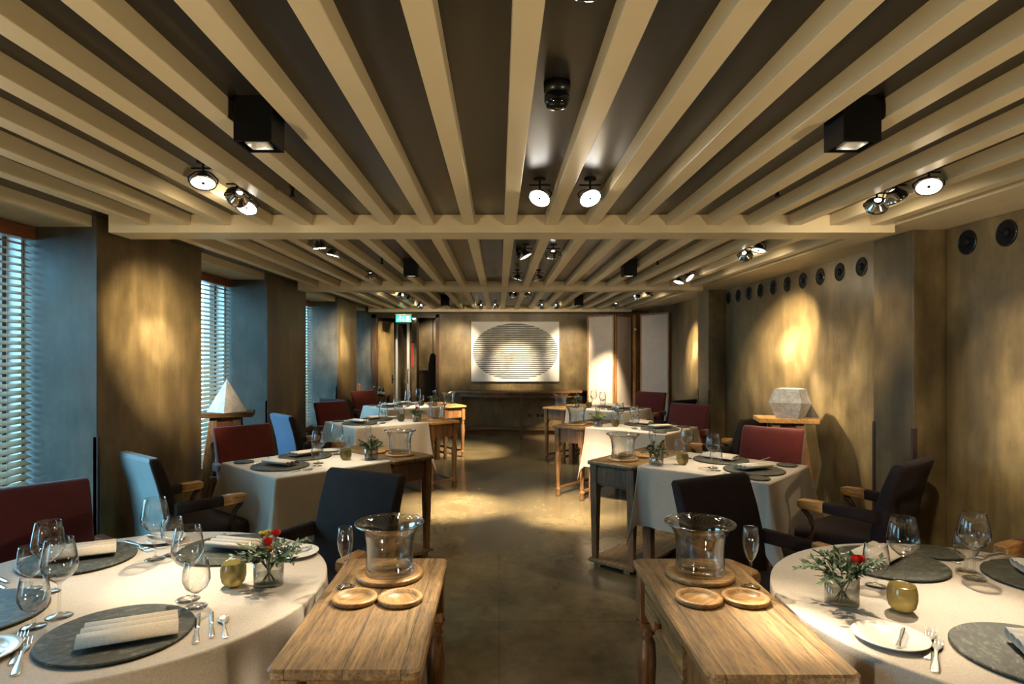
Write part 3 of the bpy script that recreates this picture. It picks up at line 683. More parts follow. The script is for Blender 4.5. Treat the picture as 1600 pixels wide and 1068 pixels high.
chair((-2.165, 3.76), (.63, .776), 'armchair with light blue back near the second left-row table', 'charcoal', 'grey_blue')
chair((-2.175, 5.30), (.73, -.68), 'red armchair right before the white pyramid, at the second left-row table', 'burgundy')
chair((-2.13, 6.15), (.75, .66), 'armchair with deep blue back between second and third left-row tables', 'charcoal', 'blue')
chair((-2.11, 7.84), (.80, -.60), 'red armchair at the third left-row table', 'burgundy')
chair((-2.19, 8.26), (.55, .83), 'dark blue-grey armchair mostly hidden behind the red chair, third left-row table', 'charcoal')
chair((-2.17, 10.0), (.80, -.60), 'farthest red armchair on the left, near the bottles', 'burgundy')
chair((2.37, 3.58), (-.61, .79), 'dark plum armchair facing away at the right of the second right-row table', 'plum')
chair((2.255, 5.16), (-.665, -.747), 'red armchair in front of the grey faceted sculpture', 'burgundy')
chair((2.42, 5.92), (-.63, .78), 'charcoal armchair peeking out behind the sculpture side red chair', 'charcoal')
chair((2.28, 7.48), (-.70, -.70), 'red armchair at the third right-row table', 'burgundy')
chair((2.40, 8.12), (-.60, .80), 'charcoal armchair between the two farthest right red chairs', 'charcoal')
chair((2.36, 9.70), (-.65, -.76), 'farthest red armchair on the right, before the folding screen', 'burgundy')

# ------------------------------------------------------------------ tables
TOP = .762
def turned(h, r=.032):
    k = r/.032
    return [(0, 0), (.026*k, 0), (.03*k, .015), (.02*k, .05), (.024*k, .06), (.033*k, .075), (.024*k, .09), (.018*k, .10), (.027*k, .125), (.018*k, .15), (.022*k, .17), (.030*k, h*.42), (.034*k, h*.55), (.030*k, h*.64),
            (.018*k, h*.67), (.030*k, h*.69), (.020*k, h*.71), (.030*k, h*.735), (.033*k, h*.75)]
def serving(lab, loc, rz, kind, w_=.385, l_=.85, drawer=None, oak='old_oak', legm='old_oak_leg'):
    """local x across, y along; top surface at TOP"""
    t = thing('serving_table', lab, 'serving table', loc, rz, 'small wooden serving tables')
    def topm():
        m_ = MB(); rs = []
        for z, q in ((TOP-.028, -.004), (TOP-.022, 0), (TOP-.006, 0), (TOP, -.006)): rs.append(rrect(w_+2*q, l_+2*q, .022, z, 4))
        return m_.loft(rs, smooth=False)
    part('tabletop', topm, oak, t, key='st%s%.3f%.3f' % (oak, w_, l_))
    ax, ay = w_/2-.03, l_/2-.045; az = TOP-.028; ah = .15
    part('apron', lambda: MB().box((-ax+.014, 0, az-ah/2), (.02, 2*ay-.05, ah)).box((ax-.014, 0, az-ah/2), (.02, 2*ay-.05, ah)).box((0, -ay+.014, az-ah/2), (2*ax-.05, .02, ah)).box((0, ay-.014, az-ah/2), (2*ax-.05, .02, ah)), legm, t, key='ap%.3f%.3f' % (w_, l_))
    def legm_():
        m_ = MB(); H = az
        if kind == 'square': m_.loft([[Vector((q.x*k, q.y*k, z)) for q in rrect(.06, .06, .004, 0, 1)] for z, k in ((.05, .62), (H-ah-.03, .98), (H-ah, 1), (H, 1))], smooth=False)
        else:
            r = .034 if kind == 'thick' else .030
            m_.lathe(turned(H, r), 20); m_.box((0, 0, (H+H*.75)/2), (2*r*.92, 2*r*.92, H*.25), bevel=.003)
        return m_
    for sx in (-1, 1):
        for sy_ in (-1, 1): part('leg', legm_, legm, t, (sx*(ax-.012), sy_*(ay-.012), 0), key='leg'+kind)
    if kind == 'square':
        part('lower_shelf', lambda: MB().box((0, 0, .042), (w_-.02, l_-.02, .022), bevel=.003).box((-.12, l_/2-.06, .015), (.05, .05, .03)).box((.12, l_/2-.06, .015), (.05, .05, .03)).box((-.12, -l_/2+.06, .015), (.05, .05, .03)).box((.12, -l_/2+.06, .015), (.05, .05, .03)), oak, t, key='lsh')
    elif kind == 'turned':
        for sx in (-1, 1): part('stretcher', lambda: MB().box((0, 0, .085), (.045, 2*ay-.07, .022), bevel=.003), legm, t, (sx*(ax-.012), 0, 0), key='str')
        part('stretcher', lambda: MB().box((0, -ay+.012, .085), (2*ax-.06, .045, .022), bevel=.003), legm, t, key='str2')
    if drawer:
        if drawer == 'side':
            dr = part('drawer', MB().box((-ax-.0, .08, az-ah/2-.002), (.022, .46, ah-.035), bevel=.003), oak, t)
            part('knob', MB().lathe([(0, .034), (.014, .030), (.017, .022), (.009, .012), (.008, 0), (0, 0)], 18, M=Matrix.Translation((-ax-.010, .08, az-ah/2-.002)) @ Matrix.Rotation(-PI/2, 4, 'Y')), legm, dr)
        else:
            dr = part('drawer', lambda: MB().box((0, drawer*(ay), az-ah/2-.002), (2*ax-.08, .022, ah-.03), bevel=.003), legm, t, key='drw%d' % drawer)
    return t
serving('wooden serving table front left with glass bucket on its far end', (-.388, 1.974, 0), 0, 'thick')
serving('wooden serving table front right with a knobbed side drawer', (.698, 1.96, 0), 0, 'thick', .382, .87, 'side')

def square_cloth():
    m_ = MB(); a, b_ = .44, .40; h = .40; r = .018; out = []
    def side(p, q, n, nn):
        for k in range(n):
            s = k/n; out.append((Vector((p[0]+(q[0]-p[0])*s, p[1]+(q[1]-p[1])*s)), Vector(nn), None, s))
    cs = [((a-r, -b_+r), -PI/2), ((a-r, b_-r), 0), ((-a+r, b_-r), PI/2), ((-a+r, -b_+r), PI)]
    for i, (c, a0) in enumerate(cs):
        for k in range(13):
            an = a0+PI/2*k/12; out.append((Vector((c[0]+r*math.cos(an), c[1]+r*math.sin(an))), Vector((math.cos(an), math.sin(an))), k/12, None))
        c2 = cs[(i+1) % 4][0]; an = a0+PI/2; nn = Vector((math.cos(an), math.sin(an)))
        p = Vector(c)+nn*r; q = Vector(c2)+nn*r
        for k in range(1, 28): out.append((p+(q-p)*k/28, nn, None, k/28))
    rings = []
    S = [0, .03, .08, .18, .3, .45, .6, .75, .9, 1.]
    for s in S:
        ring = []
        for (p, n_, cf, sf) in out:
            if cf is not None:
                f = cf*PI/2; L = h/max(math.cos(f), math.sin(f)); kk = .05+.30*math.exp(-((cf-.5)/.32)**2)
            else:
                L = h; dd = min(sf, 1-sf); kk = .045-.05*math.exp(-((dd-.09)/.05)**2)+.02*math.sin(sf*PI*5+p.x*9+p.y*5)*min(1, dd*8)
            nx, ny = n_
            if n_.x > .02:      # the side that meets the serving table hangs straight
                if cf is None: kk = .004
                else: nx *= .06; 
            drop = s*L; D = kk*drop*(.55+.45*s); z = TOP+.004-.010*min(1, s/.03)*(s > 0) - max(0, drop-.01)*math.sqrt(max(.1, 1-kk*kk))
            ex = .003*min(1, s*20)
            ring.append(Vector((p.x+nx*(D+ex), p.y+ny*(D+ex), z)))
        rings.append(ring)
    inner = [[Vector((p.x*q, p.y*q, TOP+.004)) for (p, n_, c_, s_) in out] for q in (.02, .5, .9, .97)]
    m_.loft(inner+rings, caps=False)
    m_.bm.faces.new([v for v in m_.bm.verts[:len(out)]])
    return m_
def dining_square(side, N, ang, kind, name, oak='old_oak', drawer=None):
    """N near corner, u runs to the aisle and away; local +x = u. returns frame"""
    u = Vector((math.cos(ang), math.sin(ang))); w_ = Vector((-u.y, u.x)) if side == 'L' else Vector((u.y, -u.x))
    c = Vector(N)+.44*u+.40*w_; rz = ang
    t = thing('dining_table', 'square dining table under the white cloth, ' + name, 'dining table', (c.x, c.y, 0), rz, 'square dining tables')
    part('tabletop', lambda: MB().box((0, 0, TOP-.015), (.875, .795, .028), bevel=.004), 'old_oak', t, key='dtt')
    for sx in (-1, 1):
        for sy_ in (-1, 1): part('leg', lambda: MB().box((0, 0, (TOP-.03)/2), (.06, .06, TOP-.03), bevel=.004), 'old_oak_leg', t, (sx*.38, sy_*.34, 0), key='dtl')
    cl = part('tablecloth', square_cloth, 'table_linen', None, (c.x, c.y, 0), rz, key='sqc'); tag(cl, 'white tablecloth draped to the knees over the ' + name, 'tablecloth', 'white square tablecloths')
    sc_ = c+u*(.44+.012+.1925)
    serving('wooden serving table at the aisle end of the ' + name, (sc_.x, sc_.y, 0), rz, kind, .385, .85, (-1 if side == 'L' else 1) if drawer else None, oak)
    return c, u, w_, rz
def circle_cloth(R, clampx, sgn, cx):
    m_ = MB(); n = 256; rings = []
    L = .56
    for s in (0, .015, .04, .1, .2, .35, .5, .7, .85, 1.):
        ring = []
        for k in range(n):
            a = 2*PI*k/n; f = .5+.5*math.sin(a*15+1.3*math.sin(a*3)); f = f**1.6
            rr_ = R+.004*min(1, s*30) + s*(.008+.10*f)*(.5+.5*s)-.05*s*(1-f)
            z = TOP+.004-.010*min(1, s/.03) - max(0, s*L-.008)
            x, y = rr_*math.cos(a), rr_*math.sin(a)
            if s > 0 and (x+cx)*sgn < clampx*sgn: x = clampx-cx
            ring.append(Vector((x, y, z)))
        rings.append(ring)
    inner = [[Vector((R*q*math.cos(2*PI*k/n), R*q*math.sin(2*PI*k/n), TOP+.004)) for k in range(n)] for q in (.02, .5, .9, .985)]
    m_.loft(inner+rings, caps=False); m_.bm.faces.new([v for v in m_.bm.verts[:n]]); return m_
def round_table(c, R, clampx, sgn, name):
    t = thing('dining_table', 'round dining table under the white cloth at ' + name, 'dining table', (*c, 0), 0, 'round dining tables')
    part('tabletop', MB().lathe([(0, TOP-.03), (R-.006, TOP-.03), (R-.003, TOP-.02), (R-.004, TOP), (0, TOP)], 96), 'old_oak', t)
    part('pedestal', MB().lathe([(0, 0), (.28, 0), (.28, .03), (.08, .07), (.05, .2), (.06, .5), (.12, TOP-.03), (0, TOP-.03)], 32), 'old_oak_leg', t)
    cl = part('tablecloth', circle_cloth(R, clampx, sgn, c[0]), 'table_linen', None, (*c, 0)); tag(cl, 'white tablecloth with deep folds over the round table at ' + name, 'tablecloth')
C1, R1 = (-1.245, 2.085), .648
C2, R2 = (1.535, 1.925), .645
round_table(C1, R1, -.597, -1, 'front left'); round_table(C2, R2, .893, 1, 'front right')
T = {}
T['L2'] = dining_square('L', (-1.386, 3.88), math.radians(46.3), 'square', 'second left-row table')
T['L3'] = dining_square('L', (-1.47, 6.42), math.radians(38), 'turned', 'third left-row table', 'honey_wood')
T['L4'] = dining_square('L', (-1.52, 8.50), math.radians(36), 'turned', 'farthest left-row table', 'honey_wood')
T['R2'] = dining_square('R', (1.60, 3.72), math.radians(138.2), 'square', 'second right-row table', 'old_oak', True)
T['R3'] = dining_square('R', (1.56, 5.93), math.radians(140), 'turned', 'third right-row table')
T['R4'] = dining_square('R', (1.58, 8.10), math.radians(138.5), 'turned', 'farthest right-row table', 'honey_wood')

# ------------------------------------------------------------------ tableware
Z1 = TOP+.0045      # on the cloth
Z0 = TOP+.0005      # on bare wood
def charger(x, y, rz, lab, z=Z1, r=.193):
    o = part('charger_plate', lambda: MB().lathe([(0, 0), (r-.006, 0), (r, .004), (r, .008), (r-.003, .0105), (0, .0105)], 64), 'slate', None, (x, y, z), rz, key='chg%.3f' % r); o.data.polygons.foreach_set('use_smooth', [False]*len(o.data.polygons))
    return tag(o, lab, 'charger plate', 'slate charger plates' if r > .1 else 'small slate side plates')
def napkin_mesh(n=3):
    m_ = MB()
    for i in range(n):
        oy = (i-(n-1)/2)*.036; ring = []; inn = []
        for k in range(20):
            a = 2*PI*k/20; ex = .026; ez = .0105*(1+.3*math.cos(a))
            for lst, dd in ((ring, 0), (inn, .0022)):
                y = (ex-dd)*math.cos(a); z = (ez-dd*.8)*math.sin(a)
                t_ = math.radians(20); lst.append((y*math.cos(t_)-z*math.sin(t_)+oy, y*math.sin(t_)+z*math.cos(t_)+.0225))
        L = .118-.003*i
        r1 = [Vector((-L, y, z)) for y, z in ring]; r2 = [Vector((L, y, z)) for y, z in ring]; r3 = [Vector((L, y, z)) for y, z in inn]; r4 = [Vector((-L, y, z)) for y, z in inn]
        m_.loft([r1, r2, r3, r4, r1], caps=False)
    bmesh.ops.remove_doubles(m_.bm, verts=m_.bm.verts[:], dist=1e-6)
    return m_
def napkin(x, y, rz, lab, z): return tag(part('napkin', napkin_mesh, 'napkin_linen', None, (x, y, z), rz, key='nap'), lab, 'napkin', 'folded linen napkins')
def plate(x, y, lab, r=.095):
    o = part('bread_plate', lambda: MB().lathe([(0, 0), (r*.55, 0), (r*.62, .003), (r, .012), (r, .0145), (r*.98, .015), (r*.62, .0065), (r*.57, .004), (0, .004)], 48), 'porcelain', None, (x, y, Z1), 0, key='pl%.3f' % r)
    return tag(o, lab, 'plate', 'white bread plates')
BIG = [(.0, .0), (.036, .0), (.0365, .0015), (.028, .003), (.012, .006), (.0045, .012), (.0038, .03), (.0038, .085), (.005, .096), (.014, .104), (.034, .120), (.0475, .142), (.049, .158), (.044, .19), (.036, .230)]
SMALL = [(.0, .0), (.032, .0), (.0325, .0015), (.024, .003), (.010, .006), (.0045, .010), (.004, .03), (.0055, .04), (.016, .047), (.032, .060), (.0405, .082), (.040, .10), (.034, .142)]
FLUTE = [(.0, .0), (.031, .0), (.0315, .0015), (.024, .003), (.010, .006), (.0042, .012), (.0036, .03), (.0036, .07), (.005, .085), (.014, .100), (.023, .125), (.0265, .15), (.0255, .175), (.0225, .200)]
def glassware(x, y, prof, lab, kind, z=Z1, split=True):
    i = 9 if kind == 'big' else (7 if kind == 'small' else 8)
    inner = [(max(0, r-.0012), zz+(.0010 if k == 0 else 0)) for k, (r, zz) in enumerate(prof[i:])]
    name = 'champagne_flute' if kind == 'flute' else 'wine_glass'; cat = 'champagne flute' if kind == 'flute' else 'wine glass'
    grp = {'big': 'tall wine glasses', 'small': 'small wine glasses', 'flute': 'champagne flutes'}[kind]
    bowl = prof[i-1:]; loop = bowl + [(bowl[-1][0]-.0004, bowl[-1][1]+.0004)] + [(r, zz) for r, zz in inner[::-1]] + [(0, inner[0][1]+.002)]
    if not split:
        return tag(part(name, lambda: MB().lathe(prof[:i-1]+loop, 24), 'glass', None, (x, y, z), key='g'+kind), lab, cat, grp)
    t = thing(name, lab, cat, (x, y, z), 0, grp)
    part('bowl', lambda: MB().lathe(loop, 40), 'glass', t, key='gb'+kind); part('stem', lambda: MB().lathe(prof[5:i], 16), 'glass', t, key='gs'+kind)
    part('foot', lambda: MB().lathe(prof[:6]+[(0, prof[5][1])], 36), 'glass', t, key='gf'+kind)
def votive(x, y, lab):
    t = thing('candle_holder', lab, 'candle holder', (x, y, Z1), 0, 'amber glass candle holders')
    part('glass_cup', lambda: MB().lathe([(0, 0), (.020, 0), (.024, .003), (.036, .016), (.041, .036), (.041, .058), (.037, .078), (.0355, .080), (.034, .078), (.038, .058), (.038, .036), (.033, .018), (.02, .008), (0, .007)], 40), 'amber_glass', t, key='vc')
    part('candle', lambda: MB().lathe([(0, .009), (.018, .009), (.018, .022), (.016, .024), (0, .024)], 24).tube([(0, 0, .022), (0, 0, .03)], .0008, 5), 'wax', t, key='vw')
def bucket(x, y, lab, z):
    t = thing('glass_bucket', lab, 'champagne bucket', (x, y, z), 0, 'clear glass champagne buckets')
    part('vessel', lambda: MB().lathe([(0, 0), (.078, 0), (.084, .004), (.086, .012), (.083, .03), (.081, .07), (.083, .11), (.089, .14), (.101, .163), (.115, .176), (.118, .178), (.112, .178), (.098, .166), (.085, .142), (.079, .11), (.077, .07), (.077, .035), (.070, .024), (0, .020)], 64), 'thick_glass', t, key='bkv')
    part('rim', lambda: MB().lathe([(.1185+.0035*math.cos(2*PI*k/10), .179+.0035*math.sin(2*PI*k/10)) for k in range(10)], 64, closed=True), 'thick_glass', t, key='bkr')
def coaster(x, y, r, lab, rz=0.):
    rr_ = r
    o = part('wooden_coaster', lambda: MB().lathe([(0, 0), (rr_-.003, 0), (rr_, .003), (rr_, .013), (rr_-.003, .016), (rr_*.76, .016), (rr_*.745, .0075), (0, .0075)], 56), 'beech', None, (x, y, Z0), rz, key='co%.3f' % r)
    return tag(o, lab, 'wooden coaster', 'round wooden coasters')

def ribbon(secs, t=.0022):
    """sections (y, halfwidth, z, dip)"""
    m_ = MB(); rs = []
    for (y, w_, z, dip) in secs:
        up = []; lo_ = []
        for k in range(7):
            q = -1+k/3; zz = z+dip*(q*q-1)+dip; up.append(Vector((q*w_, y, zz+t*(1-.6*abs(q))/2+t/2))); lo_.append(Vector((q*w_, y, zz)))
        rs.append(up+lo_[::-1])
    return m_.loft(rs)
def fork_mesh():
    m_ = ribbon([(0, .006, 0, 0), (.01, .009, 0, 0), (.03, .0085, .001, 0), (.07, .0045, .003, 0), (.10, .0035, .005, 0), (.115, .005, .005, -.0), (.13, .011, .003, .0015), (.145, .0125, .002, .0015), (.150, .0125, .002, .001)], .0028)
    for k in range(4):
        x = -.0108+k*.0072
        m_.loft([[Vector((x+q.x*s, y, z+q.y*s)) for q in rrect(.0034, .0022, .0006, 0, 1)] for y, z, s in ((.148, .003, 1.1), (.17, .0025, 1), (.192, .005, .7), (.198, .006, .3))])
    return m_
def knife_parts():
    h = ribbon([(0, .006, 0, 0), (.006, .0085, 0, 0), (.03, .0075, 0, 0), (.07, .0052, 0, 0), (.095, .0045, 0, 0), (.10, .0062, 0, 0)], .006); return h
def blade_mesh(): return MB().loft([[Vector((x, y, z)) for x, z in ((-a, .002), (-a*.2, .0034), (b_, .003), (b_, .0022), (-a*.2, .0016))] for y, a, b_ in ((.099, .005, .005), (.12, .007, .006), (.17, .0085, .0065), (.20, .007, .0065), (.212, .001, .005))])
def spoon_mesh(): return ribbon([(0, .006, 0, 0), (.008, .0085, 0, 0), (.03, .007, .001, 0), (.08, .0032, .004, 0), (.105, .003, .004, 0), (.115, .009, .003, .002), (.128, .0155, .001, .004), (.142, .0175, 0, .005), (.156, .0145, .001, .004), (.165, .007, .004, .002), (.168, .002, .005, 0)], .002)
def fork(x, y, rz, lab, z=Z1, s=1.):
    s *= 1.18
    o = tag(part('fork', fork_mesh, 'silver', None, (x, y, z), rz, key='fk'), lab, 'fork', 'silver forks'); o.scale = (s, s, 1); return o
def knife(x, y, rz, lab, z=Z1, s=1.):
    s *= 1.1
    t = thing('knife', lab, 'knife', (x, y, z), rz, 'silver knives'); t.scale = (s, s, 1)
    part('handle', knife_parts, 'silver', t, key='kh'); part('blade', blade_mesh, 'silver', t, key='kb')
def spoon(x, y, rz, lab, z=Z1, s=1.):
    s *= 1.12
    o = tag(part('spoon', spoon_mesh, 'silver', None, (x, y, z), rz, key='spn'), lab, 'spoon', 'silver spoons'); o.scale = (s, s, 1); return o

def vase(x, y, lab, rz=.3):
    t = thing('glass_vase', lab, 'vase', (x, y, Z1), rz, 'low oval glass vases')
    def vm():
        m_ = MB(); rs = []
        def ov(w_, d_, z): return [Vector((w_*math.copysign(abs(math.cos(a))**.7, math.cos(a)), d_*math.copysign(abs(math.sin(a))**.7, math.sin(a)), z)) for a in [2*PI*k/40 for k in range(40)]]
        for w_, d_, z in ((.046, .032, 0), (.048, .034, .004), (.048, .034, .082), (.0455, .0315, .082), (.0455, .0315, .010), (.03, .02, .008)): rs.append(ov(w_, d_, z))
        return m_.loft(rs)
    part('vessel', vm, 'thick_glass', t, key='vv')
    part('water', lambda: MB().loft([[Vector((.045*q*math.copysign(abs(math.cos(a))**.7, math.cos(a)), .031*q*math.copysign(abs(math.sin(a))**.7, math.sin(a)), z)) for a in [2*PI*k/32 for k in range(32)]] for z, q in ((.0105, 1), (.038, 1), (.0381, .9))]), 'water', t, key='vwt')
def petal(m_, c, d, up, L, w_, curl):
    side = d.cross(up).normalized(); rows = []
    for i in range(5):
        s = i/4; ww = w_*math.sin(PI*(.12+.80*s))**.8; cc = c+d*(L*math.sin(s*1.3)*curl)+up*(L*s)
        rows.append([cc+side*ww*q+d*(-.25*ww*(q*q)) for q in (-1, -.5, 0, .5, 1)])
    m_.loft(rows, caps=False, closed_ring=False)
def bouquet(x, y, lab, seed, heads, palette='leaf', spread=.11, nst=12, rz=0.):
    rnd = random.Random(seed); t = thing('flower_arrangement', lab, 'flowers', (x, y, Z1), rz, 'table flower arrangements')
    st = MB(); lf = MB(); tips = []
    for i in range(nst):
        a = 2*PI*i/nst+rnd.uniform(-.3, .3); R_ = spread*rnd.uniform(.45, 1.05); H = rnd.uniform(.09, .135) if R_ > .06 else rnd.uniform(.12, .15)
        p0 = Vector((-.022*math.cos(a), -.015*math.sin(a), .014)); p1 = Vector((.026*math.cos(a), .018*math.sin(a), .08)); p2 = Vector((R_*.6*math.cos(a), R_*.55*math.sin(a), H)); p3 = Vector((R_*math.cos(a), R_*.9*math.sin(a), H+rnd.uniform(-.02, .02)))
        pts = [p0, p1, p2, p3]; st.tube(pts, [.0013, .0013, .001, .0006], 5)
        for k in range(19):
            s = .06+.94*k/18; seg = min(1, int(s*2)); q = s*2-seg; c = pts[1+seg].lerp(pts[min(3, 2+seg)], q)
            dirs = (p3-p1).normalized(); sd = Vector((-dirs.y, dirs.x, rnd.uniform(-.5, .9))).normalized()*(1 if k % 2 else -1)
            dv = (dirs*.7+sd).normalized(); L = rnd.uniform(.020, .034); w_ = L*.24; nn = dv.cross(Vector((rnd.uniform(-.4, .4), rnd.uniform(-.4, .4), 1))).normalized()
            up_ = nn.cross(dv).normalized()*.002
            v = [lf.bm.verts.new(z_) for z_ in (c, c+dv*L*.45+nn*w_+up_, c+dv*L, c+dv*L*.45-nn*w_+up_, c+dv*L*.5)]
            for f in ((0, 1, 4), (1, 2, 4), (2, 3, 4), (3, 0, 4)): lf.bm.faces.new([v[z_] for z_ in f])
    part('stems', st, 'stem', t); part('leaves', lf, palette, t)
    for (dx, dy, dz, r, mat) in heads:
        fm = MB(); c = Vector((dx, dy, dz))
        for ring_, (n, sp, L) in enumerate(((4, .25, 1.0), (5, .6, .95), (6, 1., .8))):
            for k in range(n):
                a = 2*PI*k/n+ring_*.5; dv = Vector((math.cos(a), math.sin(a), 0)); petal(fm, c+dv*r*.08, dv, Vector((0, 0, 1)), r*1.25*L, r*.55, sp*.75)
        fl = part('flower', fm, mat, t); part('flower_stalk', MB().tube([(0, 0, .015), (dx*.5, dy*.5, dz*.6), (dx, dy, dz+.002)], .0014, 5), 'stem', fl)
    return t

# --- round tables
def setting(tc, ang, name, who, R, dist=None, napturn=0., gl=None):
    pass
FL, FR = 'on the front left round table', 'on the front right round table'
CH = {'A': (-1.055, 1.735), 'B': (-1.585, 2.365), 'C': (-1.06, 2.475), 'D': (-1.565, 1.86)}
charger(*CH['A'], .4, 'slate charger plate nearest the camera ' + FL)
charger(*CH['B'], 1.9, 'slate charger plate before the red armchair ' + FL)
charger(*CH['C'], 2.8, 'slate charger plate beside the red flowers ' + FL)
charger(*CH['D'], .9, 'slate charger plate cut off by the left edge of the picture')
zc = Z1+.0107
napkin(-1.00, 1.70, math.radians(24), 'folded napkin nearest the camera ' + FL, zc)
napkin(-1.585, 2.375, math.radians(26), 'three-fold napkin before the red armchair ' + FL, zc)
napkin(-1.02, 2.46, math.radians(165), 'three-fold napkin beside the red flowers ' + FL, zc)
CR = {'E': (1.435, 2.315), 'F': (1.385, 1.605), 'G': (1.89, 2.15)}
charger(*CR['E'], .3, 'slate charger plate farthest from the camera ' + FR)
charger(*CR['F'], 1.2, 'slate charger plate nearest the camera ' + FR)
charger(*CR['G'], 2.2, 'slate charger plate by the right edge beside the red chair arm')
napkin(1.40, 2.33, math.radians(38), 'fanned folded napkin farthest from the camera ' + FR, zc)
napkin(1.45, 1.60, math.radians(-14), 'folded napkin nearest the camera at the right edge', zc)
napkin(1.93, 2.17, math.radians(-12), 'folded napkin by the right edge beside the red chair arm', zc)
plate(-1.345, 1.615, 'white bread plate at the lower left corner of the picture'); plate(-1.40, 2.60, 'white bread plate beyond the tall glass, farthest ' + FL, .092)
plate(-.79, 2.425, 'white bread plate at the right rim ' + FL + ' behind the flowers', .09)
plate(1.064, 1.706, 'white bread plate in front of the candle ' + FR, .094)
charger(1.695, 2.43, .2, 'small grey slate side plate farthest back ' + FR, r=.088)
for (x, y, k, lab) in [(-1.302, 1.857, 'big', 'tall wine glass left of centre before two others ' + FL), (-1.325, 1.785, 'small', 'small round wine glass nearest the left corner ' + FL),
    (-1.47, 2.045, 'big', 'tall wine glass before the red armchair ' + FL), (-1.545, 2.07, 'small', 'small wine glass leftmost ' + FL + ' by the knives'),
    (-1.30, 2.37, 'big', 'tall wine glass farthest back ' + FL), (-1.262, 2.42, 'small', 'small wine glass beside the farthest tall glass ' + FL),
    (-.985, 1.985, 'big', 'tall wine glass in the middle ' + FL + ' above the near charger'), (-.932, 1.93, 'small', 'small wine glass by the spoon ' + FL),
    (1.352, 2.10, 'big', 'tall wine glass behind the candle holder ' + FR), (1.262, 2.10, 'small', 'small wine glass between flowers and candle ' + FR),
    (1.640, 2.165, 'big', 'tall wine glass toward the right ' + FR), (1.672, 2.245, 'small', 'small wine glass behind the right tall glass ' + FR)]:
    glassware(x, y, BIG if k == 'big' else SMALL, lab, k)
votive(-.89, 2.10, 'amber candle holder ' + FL); votive(1.218, 1.895, 'amber candle holder ' + FR)
vase(-.775, 2.11, 'oval glass vase of red flowers ' + FL, .25); vase(1.068, 1.955, 'oval glass vase of the red rose ' + FR, -.2)
bouquet(-.775, 2.11, 'greenery with two red and yellow tulips ' + FL, 3, [(.0, -.01, .135, .021, 'petal_red'), (.018, .02, .155, .019, 'petal_red'), (.012, -.025, .118, .014, 'petal_orange'), (-.03, .02, .155, .015, 'petal_yellow'), (-.015, .03, .16, .013, 'petal_yellow')], spread=.125, nst=17)
bouquet(1.068, 1.955, 'greenery with one dark red rose ' + FR, 9, [(.045, -.01, .118, .027, 'petal_red')], spread=.14, nst=18)
# cutlery, front left
f2 = math.radians
fork(-1.169, 1.514, f2(31), 'larger dinner fork left of the near charger ' + FL); fork(-1.215, 1.565, f2(31), 'smaller fork behind the dinner fork ' + FL, s=.92)
knife(-.8125, 1.681, f2(24), 'left knife right of the near charger ' + FL, s=.9); knife(-.785, 1.715, f2(25), 'right knife beside the spoon ' + FL, s=.82); spoon(-.748, 1.715, f2(26), 'small spoon right of the knives ' + FL, s=.8)
knife(-1.30, 1.545, f2(24), 'butter knife lying across the corner bread plate ' + FL, Z1+.0145, .85)
knife(-1.86, 2.25, f2(-122), 'outer knife at the left edge behind the small glass ' + FL); knife(-1.82, 2.19, f2(-122), 'inner knife at the left edge behind the small glass ' + FL)
fork(-1.545, 2.60, f2(-128), 'fork between the far charger and the back bread plate ' + FL); fork(-1.50, 2.62, f2(-128), 'second fork beside the back bread plate ' + FL, s=.9)
knife(-1.47, 2.63, f2(-110), 'butter knife on the farthest bread plate ' + FL, Z1+.0145, .8)
knife(-1.175, 2.69, f2(143), 'knife behind the beside-flowers charger ' + FL, s=.9)
knife(-.74, 2.47, f2(130), 'butter knife on the bread plate by the rim ' + FL, Z1+.0145, .8)
# cutlery, front right
knife(1.036, 1.63, f2(-38), 'butter knife on the white bread plate ' + FR, Z1+.0145, .62)
fork(1.089, 1.597, f2(-37), 'smaller fork right of the bread plate ' + FR, s=.92); fork(1.062, 1.529, f2(-36), 'larger fork left of the near charger ' + FR)
knife(1.62, 2.53, f2(-159), 'long knife beside the small slate side plate ' + FR); fork(1.98, 2.41, f2(118), 'fork behind the right tall glass ' + FR, s=.9); fork(1.96, 2.45, f2(118), 'second fork behind the right tall glass ' + FR, s=.9)

# --- front serving tables
SLn, SRn = 'on the front left serving table', 'on the front right serving table'
coaster(-.385, 2.205, .118, 'large round wooden plate under the glass bucket ' + SLn); coaster(.706, 2.205, .118, 'large round wooden plate under the glass bucket ' + SRn)
bucket(-.385, 2.205, 'clear glass champagne bucket ' + SLn, Z0+.0085); bucket(.706, 2.205, 'clear glass champagne bucket ' + SRn, Z0+.0085)
coaster(-.457, 1.985, .071, 'left small wooden coaster ' + SLn, 1.); coaster(-.3135, 1.985, .071, 'right small wooden coaster ' + SLn, 2.)
coaster(.632, 1.985, .073, 'left small wooden coaster ' + SRn, .7); coaster(.7805, 1.985, .073, 'right small wooden coaster ' + SRn, 2.4)
glassware(-.515, 2.10, FLUTE, 'champagne flute left of the bucket ' + SLn, 'flute', Z0); glassware(.842, 2.10, FLUTE, 'champagne flute right of the bucket ' + SRn, 'flute', Z0)

